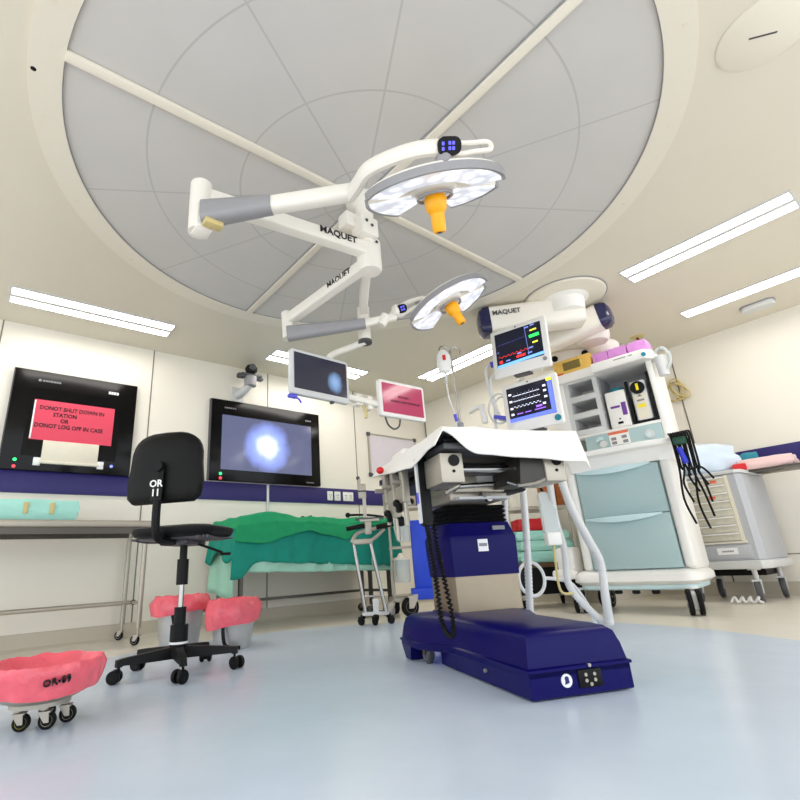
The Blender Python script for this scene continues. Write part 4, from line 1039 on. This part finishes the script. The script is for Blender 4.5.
# upper bay
m = MB(); m.bx(-.33, -.17, .10, .48, 1.28, 2.06, bev=.015); m.bx(.525, .575, .10, .46, 1.275, 2.04, bev=.012); m.bx(-.17, .53, .44, .48, 1.45, 2.04); m.bx(-.17, .53, .10, .46, 1.45, 1.475, bev=.004); m.build('upper_housing', M_white, AM)
m = MB(); m.bx(.12, .525, .425, .442, 1.475, 2.0); m.bx(.515, .53, .15, .44, 1.475, 1.98); m.bx(.11, .125, .13, .44, 1.475, 1.98); m.build('bay_lining', M_grey, AM)
m = MB(); m.bx(.36, .526, .10, .125, 1.475, 1.50); m.bx(.505, .526, .095, .12, 1.475, 1.90); m.bx(.33, .352, .095, .12, 1.48, 1.86); m.build('bay_frame', M_black, AM)
m = MB()
for z in (1.48, 1.64, 1.80, 1.985): m.bx(-.17, .12, .105, .44, z - .012, z + .012)
for x in (-.165, .095): m.bx(x - .02, x + .02, .10, .44, 1.47, 2.0)
for z in (1.48, 1.64, 1.80): m.bx(-.15, .09, .095, .115, z - .012, z + .045, bev=.008)
m.build('pigeonhole', M_lgrey, AM)
m = MB(); ts = [(-.34, .04), (.12, .03), (.13, -.02), (.56, -.02), (.61, .06), (.61, .46), (-.34, .46)]
m.loft([[(x, y, z) for x, y in inset(ts, d)] for d, z in ((.01, 1.985), (0, 2.0), (0, 2.055), (.012, 2.068))]); m.build('top_shelf', M_white, AM)
m = MB(); m.cyl((.555, -.022, 2.015), (.555, -.01, 2.015), .018, seg=14); m.build('shelf_button', M_tealpack, AM)
m = MB(); m.bx(.32, .42, -.0225, -.019, 2.035, 2.042); m.bx(.44, .47, -.0225, -.019, 2.035, 2.042); m.build('shelf_print', M_pgrey, AM)
m = MB(); m.cyl((.64, .12, 2.0), (.64, .12, 1.83), .05, .04, seg=20); m.build('absorber', M_lgrey, AM)
m = MB(); m.tube([(.60, .1, 2.03), (.67, .08, 2.06), (.715, .08, 2.0), (.71, .08, 1.92), (.68, .09, 1.88)], .013, 10, 6); m.build('breathing_limb', M_clear, AM)
# arm for the monitors
m = MB(); m.cyl((-.36, -.06, 1.27), (-.36, -.06, 2.0), .022, seg=16); m.box((-.34, .05, 1.45), (.06, .25, .06), bev=.01); m.box((-.34, .05, 1.85), (.06, .25, .06), bev=.01); m.build('monitor_post', M_white, AM)
m = MB(); m.tube([(-.36, -.06, 1.93), (-.42, -.35, 1.93), (-.25, -.58, 1.95), (-.18, -.68, 1.97)], .024, 10, 5); m.tube([(-.36, -.06, 1.62), (-.40, -.3, 1.62), (-.22, -.55, 1.64), (-.16, -.68, 1.64)], .024, 10, 5); m.build('monitor_arm', M_white, AM)
# cream and brown things are separate; pale cable shroud left side
m = MB(); m.box((-.43, .1, .42), (.16, .2, .2), bev=.03); m.box((-.44, .05, .30), (.2, .24, .08), bev=.03); m.build('absorber_block', M_white, AM)

def on_machine(x, y, z): return tuple(ROOT[AM] @ V((x, y, z)))
AMR = atan2(-.99, .14)
# vaporizers in the bay
V1 = thing('vaporizer', 'white vaporizer with purple bands in the machine bay, left of two', 'vaporizer', on_machine(.235, .16, 1.475), AMR, 'vaporizers in the anesthesia machine')
MB().bx(-.085, .085, -.06, .12, 0, .33, bev=.012).build('body', M_white, V1)
MB().cyl((0, .03, .33), (0, .03, .365), .06, .055, seg=24).build('dial', M_tealpack, V1)
m = MB(); m.bx(-.055, .02, -.0625, -.058, .175, .195); m.bx(.032, .07, -.0625, -.058, .10, .215, bev=.001); m.build('purple_band', M_purple, V1)
m = MB(); m.bx(-.022, .02, -.0625, -.058, .03, .05); m.cyl((0, -.0625, .075), (0, -.058, .075), .007, seg=10); m.build('sight_glass', M_black, V1)
V2 = thing('vaporizer', 'grey vaporizer with a black dial and yellow mark in the bay, right of two', 'vaporizer', on_machine(.425, .16, 1.485), AMR, 'vaporizers in the anesthesia machine')
MB().bx(-.06, .06, -.06, .12, 0, .36, bev=.012).build('body', M_lgrey, V2)
MB().bx(-.045, .045, -.064, -.058, .02, .24).build('face_plate', M_cream, V2)
dd = MB().cyl((0, -.078, .295), (0, -.058, .295), .055, seg=28).build('dial', M_black, V2)
MB().bx(-.01, .01, -.082, -.077, .27, .33).build('dial_mark', M_yel2, dd)
MB().bx(-.03, .03, -.067, -.063, .12, .148).build('yellow_band', M_yel2, V2)
m = MB(); m.prism([(-.018, .215), (.018, .215), (0, .238)], .062, .066, RX); m.bx(-.028, .028, -.067, -.063, .175, .19); m.build('print', M_pgrey, V2)
# packs on top
pack(*on_machine(.19, .20, 2.068), .13, .2, .13, M_lilac, 'lilac_pack', 'lilac wrapped pack on the machine top, beside the yellow box', 'pack', AMR + pi / 2 * 0, .5, 2.2, 'lilac packs on the anesthesia machine')
pack(*on_machine(.335, .20, 2.068), .15, .2, .13, M_lilac, 'lilac_pack', 'lilac wrapped pack on the machine top, middle of three', 'pack', AMR, .5, 4.2, 'lilac packs on the anesthesia machine')
pack(*on_machine(.495, .20, 2.068), .15, .2, .13, M_lilac, 'lilac_pack', 'lilac wrapped pack on the machine top, nearest the right wall', 'pack', AMR, .5, 6.2, 'lilac packs on the anesthesia machine')
YB = thing('carton', 'yellow printed carton on the left of the machine top', 'carton', on_machine(-.05, .2, 2.068), AMR)
MB().bx(-.19, .155, -.1, .1, 0, .16, bev=.004).build('box', M_amber, YB)
m = MB(); m.bx(-.10, .06, -.103, -.099, .05, .13); m.build('printed_panel', mat('olive_print', (120, 104, 50), .6, var=.4, scale=60), YB)
m = MB(); m.bx(-.165, -.11, -.103, -.099, .01, .035); m.build('red_stamp', mat('orange_red_print', (214, 84, 50), .6), YB)

# patient monitors
M_scr = mat('dark_monitor_glass', (14, 16, 26), .12, emit=.25, ecol=(20, 24, 48), var=0)
def emis(name, rgb, e=.9): return mat(name, rgb, .4, emit=e, var=0)
E_blue, E_green, E_red, E_white, E_yel, E_pur, E_cy = emis('trace_blue', (80, 96, 220)), emis('trace_green', (40, 230, 90)), emis('trace_red', (210, 40, 40)), emis('trace_white', (200, 205, 220)), emis('trace_yellow', (220, 220, 60)), emis('trace_purple', (140, 90, 220)), emis('bar_blue', (96, 150, 230))
def wave(x0, x1, z, amp, n, kind):
    P = []
    for i in range(n + 1):
        t = i / n; ph = (t * 7) % 1
        if kind == 0: dz = amp * (1.0 if .42 < ph < .5 else (-.3 if .5 <= ph < .56 else .05))
        elif kind == 1: dz = amp * max(0, sin(ph * 2 * pi)) ** .6
        else: dz = amp * (.6 if ph < .5 else 0)
        P.append((x0 + (x1 - x0) * t, z + dz))
    return P
def trace(mb, P, y, th=.0022):
    for (a, b), (c, d) in zip(P[:-1], P[1:]):
        mb._add([V((a, y, b - th)), V((c, y, d - th)), V((c, y, d + th)), V((a, y, b + th))], [(0, 1, 2, 3)])
def patient_monitor(px, pz, w, h, label, second, tilt):
    t = thing('patient_monitor', label, 'patient monitor', on_machine(px, -.78, pz), AMR, 'patient monitors on the anesthesia machine')
    T = Matrix.Rotation(tilt, 4, 'Y')
    lo = []
    for ins, d in ((.05, .10), (.03, .09), (.004, .03), (0, .012), (.004, .0), (.012, -.004)):
        lo.append([(x, d, z) for x, z in inset(rrect(w, h, .022, 4), ins)])
    MB().loft(lo, T).build('housing', M_white, t, angle=50)
    sw, sh, sz = w * .82, h * .68, h * .065
    fr_ = MB().bx(-sw / 2, sw / 2, -.007, -.002, sz - sh / 2, sz + sh / 2, T).build('display', M_scr, t)
    y = -.0085
    L_, R_, B_, T_ = -sw / 2, sw / 2, sz - sh / 2, sz + sh / 2
    if not second:
        m = MB(); trace(m, wave(L_ + .02, R_ * .42, sz + .05, .02, 110, 0), y); m.bx(L_ + .01, L_ + .03, y - .001, y, sz - .02, sz + .0, None); m.build('trace', emis('trace_dim', (50, 54, 110), .6), fr_)
        m = MB(); trace(m, wave(L_ + .02, R_ * .42, B_ + .085, .012, 90, 1), y); m.bx(L_ + .02, L_ + .05, y - .001, y, B_ + .035, B_ + .06); m.bx(-.03, .05, y - .001, y, B_ + .04, B_ + .06); m.build('pressure_trace', E_red, fr_)
        m = MB(); m.bx(L_, R_, y - .001, y, B_, B_ + .024); m.build('status_bar', E_cy, fr_)
        m = MB(); m.bx(R_ - .10, R_ - .015, y - .001, y, sz + .022, sz + .048); m.build('green_readout', E_green, fr_)
        m = MB(); m.bx(R_ - .085, R_ - .03, y - .001, y, sz + .08, sz + .092); m.bx(R_ - .08, R_ - .035, y - .001, y, sz - .03, sz - .018); m.build('yellow_readout', E_yel, fr_)
        mc = emis('caption_blue', (100, 120, 190), .7)
        for x, z in ((R_ - .11, T_ - .025), (R_ - .06, T_ - .02), (R_ - .1, sz - .06), (0, B_ + .075), (L_ + .1, B_ + .045), (.09, B_ + .05)): MB().bx(x - .018, x + .018, y - .001, y, z - .006, z + .006).build('caption', mc, fr_)
        MB().bx(R_ - .128, R_ - .125, y - .001, y, B_ + .03, T_).build('divider', mc, fr_)
        MB().cyl((w * .4, -.014, -h * .37), (w * .4, -.003, -h * .37), .016, seg=18).build('knob', M_grey, t)
    else:
        m = MB()
        for zz in (.07, .025, -.03): trace(m, wave(L_ + .05, R_ * .45, sz + zz, .018, 120, 2 if zz < 0 else 0), y)
        m.build('trace', E_white, fr_)
        m = MB(); m.bx(L_, R_, y - .001, y, B_, B_ + .03); m.bx(R_ - .035, R_, y - .001, y, B_ + .03, T_ - .03); m.build('status_bar', E_blue, fr_)
        m = MB(); m.bx(R_ - .04, R_, y - .001, y, T_ - .024, T_); m.build('yellow_readout', E_yel, fr_)
        m = MB()
        for x in (-.1, -.03, .05, .09): m.bx(x - .025, x + .025, y - .001, y, B_ + .055, B_ + .062)
        m.bx(.04, .09, y - .001, y, B_ + .075, B_ + .09); m.build('purple_readout', E_pur, fr_)
        for x, z in ((.13, sz + .09), (.13, sz + .05), (.13, sz), (.11, sz - .05), (L_ + .03, sz + .09), (L_ + .03, sz + .03), (L_ + .03, sz - .03), (L_ + .03, sz - .08)): MB().bx(x - .012, x + .012, y - .001, y, z - .008, z + .008).build('caption', E_white, fr_)
        MB().cyl((w * .41, -.016, -h * .385), (w * .41, -.003, -h * .385), .024, seg=20).build('knob', M_tealpack, t)
    m = MB(); m.cyl((0, -.006, h * .45), (0, -.002, h * .45), .007, seg=10); m.build('lamp_dot', M_dgrey, t)
    m = MB(); m.bx(-.07, .07, .0, .06, -h / 2 - .012, -h / 2 + .004, T); m.build('foot', M_dgrey, t)
    return t
patient_monitor(-.163, 2.11, .50, .44, 'upper patient monitor with green readout above the operating table', False, radians(3))
patient_monitor(-.143, 1.615, .47, .42, 'lower patient monitor with a teal knob above the operating table', True, radians(1))

# monitor leads
ML = thing('monitor_leads', 'loops of white and violet leads hanging left of the lower monitor', 'cables', on_machine(-.47, -.7, 1.5), AMR)
m = MB(); m.tube([(.06, .05, .62), (-.01, .03, .62), (-.06, .0, .55), (-.06, 0, .38), (-.03, 0, .2), (-.05, 0, .02), (-.02, 0, -.1)], .013); m.tube([(.08, .05, .5), (.03, 0, .5), (-.03, 0, .44), (-.035, 0, .3), (.0, .02, .1), (.08, .04, .04)], .012); m.build('white_lead', M_hose, ML)
P = [(.015 + .10 * cos(2 * pi * kk / 12), -.01, .17 + .13 * sin(2 * pi * kk / 12)) for kk in range(12)]
m = MB(); m.tube(P, .009, 8, 5, closed=True); m.tube([(p[0] * .75 + .02, .01, .17 + (p[2] - .17) * .8) for p in P], .008, 8, 5, closed=True); m.build('grey_lead', M_clear, ML)
m = MB(); m.box((-.015, -.02, .09), (.12, .03, .035), Matrix.Rotation(.35, 4, 'Y'), .01); m.cyl((-.01, 0, .585), (.06, .03, .59), .028, seg=14); m.build('violet_plug', M_blueplug, ML)
m = MB(); m.box((-.16, .0, .28), (.13, .05, .03), Matrix.Rotation(-.25, 4, 'Y'), .01); m.box((-.13, 0, .18), (.05, .05, .18), Matrix.Rotation(-.1, 4, 'Y'), .015); m.build('white_clip', M_white, ML)

# cables off the worktop corner
CB = thing('cable_bunch', 'bunch of black cables with green and blue plugs hung on the worktop corner', 'cables', on_machine(.62, -.12, 1.22), AMR)
m = MB()
for i in range(9):
    x = -.02 + i * .016; yb = -.02 - .004 * (i % 3)
    e = [(.03, -.60), (.06, -.26), (.02, -.45), (.16, -.30), (.04, -.38), (.07, -.56), (.01, -.64), (.05, -.46), (.04, -.34)][i]
    m.tube([(x * .6, .05, .05), (x, -.01, .075), (x + .02, yb - .03, .02), (x + .02, yb - .03, -.2), (x + e[0] * .6 + (i % 2) * .03 - .02, yb - .02, e[1] * .7), (x + e[0], yb, e[1])], .0075, 7, 5)
m.build('cable', M_rubber, CB)
m = MB(); m.box((.05, -.055, .0), (.09, .04, .06), bev=.012); m.build('green_plug', mat('dark_green_plug', (12, 70, 48), .4), CB)
m = MB(); m.cyl((.035, -.06, -.05), (.055, -.06, -.17), .02, seg=12); m.build('blue_plug', mat('royal_plug', (36, 50, 200), .4), CB)

# hoses hanging beside the table
def hose(name, pts, r, label, m_=None, ribs=True, group='white hoses by the anesthesia machine'):
    L_ = sum((V(b) - V(a)).length for a, b in zip(pts[:-1], pts[1:])); nn = 14
    mb = MB(); n_ = max(6, int(L_ / .0075 / (len(pts) - 1)))
    cnt = n_ * (len(pts) - 1)
    mb.tube(pts, r, 10, n_, rf=(lambda t: r * (1 + .10 * (1 if int(round(t * cnt)) % 2 else -1))) if ribs else None)
    return lone(name, mb, m_ or M_hose, label, 'hose', group, angle=80, base=pts[-1])
hose('breathing_hose', [(2.70, 1.80, .90), (2.66, 1.79, .70), (2.66, 1.82, .45), (2.72, 1.90, .16), (2.74, 1.92, .02)], .021, 'white ribbed hose running down right beside the table column')
hose('breathing_hose', [(2.62, 1.87, .89), (2.56, 1.86, .72), (2.55, 1.86, .60), (2.62, 1.93, .42), (2.66, 2.0, .02)], .019, 'short white ribbed hose closest behind the table column')
hose('breathing_hose', [(2.98, 1.70, .95), (3.04, 1.70, .75), (3.16, 1.70, .56), (3.30, 1.72, .40), (3.30, 1.73, .20), (3.34, 1.76, .03)], .026, 'thick white ribbed hose swinging out toward the teal drawers')
hose('breathing_hose', [(2.93, 1.75, .94), (3.0, 1.80, .70), (3.14, 1.86, .48), (3.20, 1.90, .25), (3.36, 1.80, .02)], .022, 'white ribbed hose hanging between the linen and the thick hose')
P = [(3.02 + .085 * cos(2 * pi * kk / 14) * .8, 2.06 - .085 * cos(2 * pi * kk / 14) * .6, .32 + .105 * sin(2 * pi * kk / 14)) for kk in range(14)]
m = MB(); m.tube(P, .011, 8, 5, closed=True); m.tube([(3.09, 2.01, .32), (3.16, 1.97, .31), (3.28, 1.93, .27), (3.38, 1.9, .12), (3.42, 1.9, .01)], .011, 8, 6)
lone('coiled_hose', m, M_hose, 'white hose hanging in one round loop below the mint linen', 'hose')
UB = thing('drainage_bag', 'clear drainage bag hanging from the right side of the operating table', 'drainage bag', (2.93, 1.80, .50))
m = MB(); m.prism(rrect(.11, .27, .03), -.012, .012, frame((0, 0, .22), (.9, -.43, 0), (-.43, -.9, 0)), .006); m.build('pouch', M_clear, UB)
m = MB(); m.box((0, 0, .06), (.10, .05, .08), Matrix.Rotation(-.43, 4, 'Z'), .01); m.build('white_box', M_white, UB)
m = MB(); m.tube([(0, 0, .03), (.0, .01, -.1), (.02, .02, -.25), (.12, .0, -.27)], .008); m.build('outlet_tube', M_beige, UB)
m = MB(); m.tube([(0, 0, .34), (-.02, .02, .39), (-.05, .03, .41)], .008); m.build('strap', M_black, UB)

# ------------------------------------------------------------------ linen trolley behind
LT = thing('linen_trolley', 'dark shelf trolley behind the operating table holding linen', 'trolley', (4.52, 2.98, 0), -.55)
m = MB(); m.bx(-.32, .32, -.2, .2, .36, .40); m.build('lower_shelf', mat('brown_board', (96, 70, 44), .6), LT)
m = MB(); m.bx(-.32, .32, -.2, .2, .90, .93); m.build('upper_shelf', M_steel2, LT)
m = MB(); m.bx(-.31, .31, -.19, .19, .12, .36, bev=.01); m.build('base_box', M_black, LT)
for x in (-.3, .3):
    for y in (-.18, .18):
        MB().cyl((x * 1.05, y * 1.08, .12), (x * 1.05, y * 1.08, .93), .014).build('post', M_steel2, LT)
        caster(LT, x * .9, y * .9, .045, .03, .12, 1., mf=M_steel2)
def on_lt(x, y, z): return tuple(ROOT[LT] @ V((x, y, z)))
for i, (x, z, sz, lb) in enumerate(((.0, .40, .11, 'lowest folded mint linen on the shelf trolley'), (.02, .51, .10, 'second folded mint linen from the shelf'), (-.01, .61, .09, 'topmost folded mint linen under the red cloth'))):
    pack(*on_lt(x + .02, -.03, z), .54, .30, sz, M_aqua, 'folded_linen', lb, 'linen', -.55, .6, 3.0 + i * 2, 'folded mint linen on the shelf trolley')
pack(*on_lt(-.06, -.03, .70), .30, .26, .12, M_red, 'red_cloth', 'red cloth bundle lying on the mint linen', 'cloth', -.55, .9, 4.4)
for x, hh, mm, lb in ((-.22, .15, M_cream, 'cream carton at the left of the upper trolley shelf'), (.17, .24, M_brown, 'dark orange carton at the right of the upper trolley shelf'), (.277, .24, M_brown, 'dark orange carton nearest the teal drawers')):
    T = ROOT[LT]
    t = thing('carton', lb, 'carton', on_lt(x, -.08, .93), -.55, 'cartons on the shelf trolley')
    MB().bx(-.05, .05, -.09, .09, 0, hh, bev=.004).build('box', mm, t)
    MB().bx(-.008, .008, -.092, .092, hh - .06, hh + .001).build('tape', M_cream if mm is M_brown else M_lgrey, t)

# ------------------------------------------------------------------ supply cart at right
SC = thing('supply_cart', 'grey drawer cart with clear fronted drawers against the right wall', 'cart', (5.24, 1.66, 0), radians(-90))
# local x -> world -y ; local y -> world +x (into the wall)
m = MB(); cpl = [(-.31, 0), (.28, 0), (.32, .05), (.33, .62), (.29, .70), (-.31, .70)]
m.loft([[(x, y, z) for x, y in inset(cpl, d)] for d, z in ((.01, .33), (0, .34), (0, 1.05), (.01, 1.06))]); m.build('body', M_cartgrey, SC)
m = MB(); m.loft([[(x, y, z) for x, y in inset(cpl, d)] for d, z in ((-.01, .265), (-.02, .28), (-.02, .325), (-.008, .333))]); m.build('bumper', M_lgrey, SC)
m = MB(); m.loft([[(x, y, z) for x, y in inset(cpl, d)] for d, z in ((-.01, 1.06), (-.015, 1.07), (-.015, 1.085), (-.005, 1.09))]); m.build('top', M_lgrey, SC)
m = MB(); m.bx(.20, .225, -.012, 0, .48, 1.05); m.bx(-.30, .235, -.02, 0, .475, .49); m.build('drawer_frame', M_cream, SC)
for i in range(8):
    z0 = .497 + i * .0685
    d = MB().bx(-.295, .198, -.014, .0, z0, z0 + .052, bev=.002).build('drawer', M_drawer, SC)
    MB().bx(-.295, .198, -.03, -.012, z0 + .052, z0 + .064, bev=.003).build('handle', M_white, d)
    if i in (5, 7): MB().bx(-.05 + .02 * i, .0 + .02 * i, -.0165, -.013, z0 + .015, z0 + .04).build('red_label', mat('coral_label', (230, 110, 80), .5), d)
m = MB(); m.bx(-.29, .25, -.008, .0, .352, .462, bev=.004); m.build('bottom_drawer', M_cartgrey, SC)
m = MB(); m.bx(.0, .15, -.012, -.006, .385, .44); m.build('label_plate', M_print, SC)
m = MB()
for i in range(8): m.bx(.035 + i * .011, .043 + i * .011, -.0135, -.011, .405, .418)
m.build('label_print', M_pgrey, SC)
for (x, y) in ((.20, .07), (-.24, .07), (.24, .60), (-.24, .60)):
    caster(SC, x, y, .085, .04, .265, 4.9, mf=M_lgrey, mw=M_dgrey, hubm=M_grey)
m = MB(); m.bx(-.30, .22, .30, .62, .20, .26); m.build('undertray', M_black, SC)
def on_sc(x, y, z): return tuple(ROOT[SC] @ V((x, y, z)))
pack(*on_sc(.0, .24, 1.09), .46, .36, .29, M_bagclear, 'film_bag', 'crumpled pale blue plastic bag on the supply cart top', 'bag', -.9, 1.9, 3.3, crumple=2.6)
SH = thing('side_shelf', 'dark fold-out shelf reaching right from the supply cart top', 'shelf', (5.62, 1.12, 1.075), 0)
MB().bx(-.18, .22, -.22, .20, -.004, .012, bev=.003).build('board', M_dsteel, SH)
MB().tube([(.0, .19, -.01), (.0, .10, -.02), (.0, -.02, -.006)], .008).build('strut', M_steel2, SH)
pack(5.58, 1.20, 1.087, .24, .40, .10, M_pinkpack, 'wrapped_pack', 'pale pink wrapped pack on the fold-out shelf by the right wall', 'pack', .06, .7, 5.1)
pack(5.44, 1.375, 1.092, .05, .10, .06, M_red, 'red_packet', 'small red packet at the end of the pale pink pack', 'packet', .3, .8, 2.1)
pack(5.84, 1.38, 1.09, .14, .14, .20, M_tealpack, 'teal_packet', 'teal packet between the plastic bag and the pink pack', 'packet', .3, .8, 7.1)
WR = thing('white_tie', 'knotted white tie lying on the floor under the supply cart', 'tie', (5.10, 1.62, 0))
m = MB()
for i in range(4): m.tube([(.02 * i, -.05 * i, .012), (.03 + .02 * i, -.05 * i - .02, .05), (.0, -.05 * i - .04, .03), (.02 * i, -.05 * i - .05, .012)], .010, 7, 5)
m.build('knot', M_hose, WR)

# ------------------------------------------------------------------ ceiling pendant
CP = thing('ceiling_pendant', 'bulky white ceiling supply pendant with dark blue end caps above the monitors', 'ceiling pendant', (3.89, 1.866, Z))
MB().lathe([(.001, -.03), (.30, -.03), (.335, -.022), (.348, 0), (.001, 0)], 64).build('ceiling_plate', M_ring, CP)
MB().ring(.345, .353, -.008, .002, 64).build('plate_gasket', M_grey, CP)
MB().lathe([(.001, -.16), (.15, -.16), (.16, -.05), (.20, -.03), (.001, -.03)], 32).build('neck', M_white, CP)
def pend_beam(p0, p1, w, h, capend):
    m = MB(); beam(p0, p1, w, h, m, .05); b = m.build('arm', M_lamp, CP, world=True)
    p0, p1 = V(p0), V(p1); d = (p1 - p0).normalized(); e = p1 if capend else p0; s_ = 1 if capend else -1
    Mx = frame(e, d.cross(V((0, 0, 1))), d * s_)
    m = MB(); m.loft([[(x, y, z) for x, y in rrect(w * k_, h * k_, .05 * k_, 4)] for k_, z in ((1.02, -.02), (1.0, .03), (.8, .065), (.45, .08))], Mx); m.build('end_cap', M_cap, b, world=True)
    return b
a1 = pend_beam((3.42, 2.375, 2.475), (4.0, 1.80, 2.49), .22, .25, False)
a2 = pend_beam((4.03, 2.62, 2.36), (4.22, 1.72, 2.47), .20, .22, True)
arm_text(CP, 'MAQUET', (3.450, 2.178, 2.51), (.58, -.575, .015), (-.704, -.71, 0), .06, M_dgrey)
m = MB(); m.lathe([(.001, 0), (.12, .0), (.145, .03), (.15, .09), (.13, .12), (.001, .12)], 32, Matrix.Translation((4.42, 1.93, 2.34))); m.lathe([(.001, 0), (.12, .0), (.145, .03), (.15, .09), (.13, .12), (.001, .12)], 32, Matrix.Translation((4.66, 1.97, 2.28))); m.build('joint', M_lamp, CP, world=True)
m = MB(); beam((4.40, 2.48, 2.335), (4.78, 1.92, 2.335), .20, .14, m, .03); m.build('service_head', M_white, CP, world=True)
dpar = (V((4.78, 1.92, 0)) - V((4.40, 2.48, 0))).normalized(); nrm = V((dpar.y, -dpar.x, 0)) * -1
if nrm.x > 0: nrm = -nrm
for t_, z in ((.12, 2.315), (.40, 2.325), (.55, 2.35)):
    p = V((4.40, 2.48, z)) + dpar * t_ + nrm * .10; p.z = z
    MB().cyl(p, p + nrm * .015, .03, seg=18).build('outlet', M_black, CP, world=True)
m = MB(); m.bx(4.85, 5.10, 1.95, 2.35, .95, 2.25, bev=.02); m.bx(4.70, 4.98, 2.0, 2.3, 2.22, 2.34, bev=.02); m.build('service_column', M_white, CP, world=True)
m = MB(); p = V((4.15, 2.44, 2.30)); m.tube([p, p + V((.1, -.12, .03)), p + V((.16, -.22, 0))], .012); m.cyl(p + V((.1, -.1, -.06)), p + V((.1, -.1, .06)), .012, seg=10); m.build('hook_arm', M_cream, CP, world=True)

# ------------------------------------------------------------------ camera, world, view
f_px, ppx, ppy = 488.94, 355.48, 400.55
Rw = [V((0.79663406, -0.60203746, -0.054084)), V((0.15324057, 0.28770079, -0.94538119)), V((0.58471489, 0.74483499, 0.32144881))]
cam = bpy.data.cameras.new('camera'); co = bpy.data.objects.new('camera', cam); col.objects.link(co)
r, u, b = Rw[0], -Rw[1], -Rw[2]
co.matrix_world = Matrix(((r.x, u.x, b.x, 0), (r.y, u.y, b.y, 0), (r.z, u.z, b.z, .46), (0, 0, 0, 1)))
cam.sensor_fit = 'HORIZONTAL'; cam.sensor_width = 36; cam.lens = 36 * f_px / 800
cam.shift_x = (400 - ppx) / 800; cam.shift_y = (ppy - 400) / 800; cam.clip_start = .02
scn.camera = co
w = bpy.data.worlds.new('world'); w.use_nodes = True; scn.world = w
w.node_tree.nodes['Background'].inputs['Color'].default_value = (.9, .95, 1, 1); w.node_tree.nodes['Background'].inputs['Strength'].default_value = 1.15
scn.view_settings.view_transform = 'Standard'; scn.view_settings.look = 'None'
scn.view_settings.exposure = 0.97; scn.view_settings.gamma = 1.0; scn.view_settings.use_curve_mapping = False
scn.cycles.max_bounces = 10; scn.cycles.diffuse_bounces = 7; scn.cycles.caustics_reflective = False; scn.cycles.caustics_refractive = False
scn.cycles.use_denoising = True; scn.cycles.denoiser = 'OPENIMAGEDENOISE'; scn.cycles.sample_clamp_indirect = 6
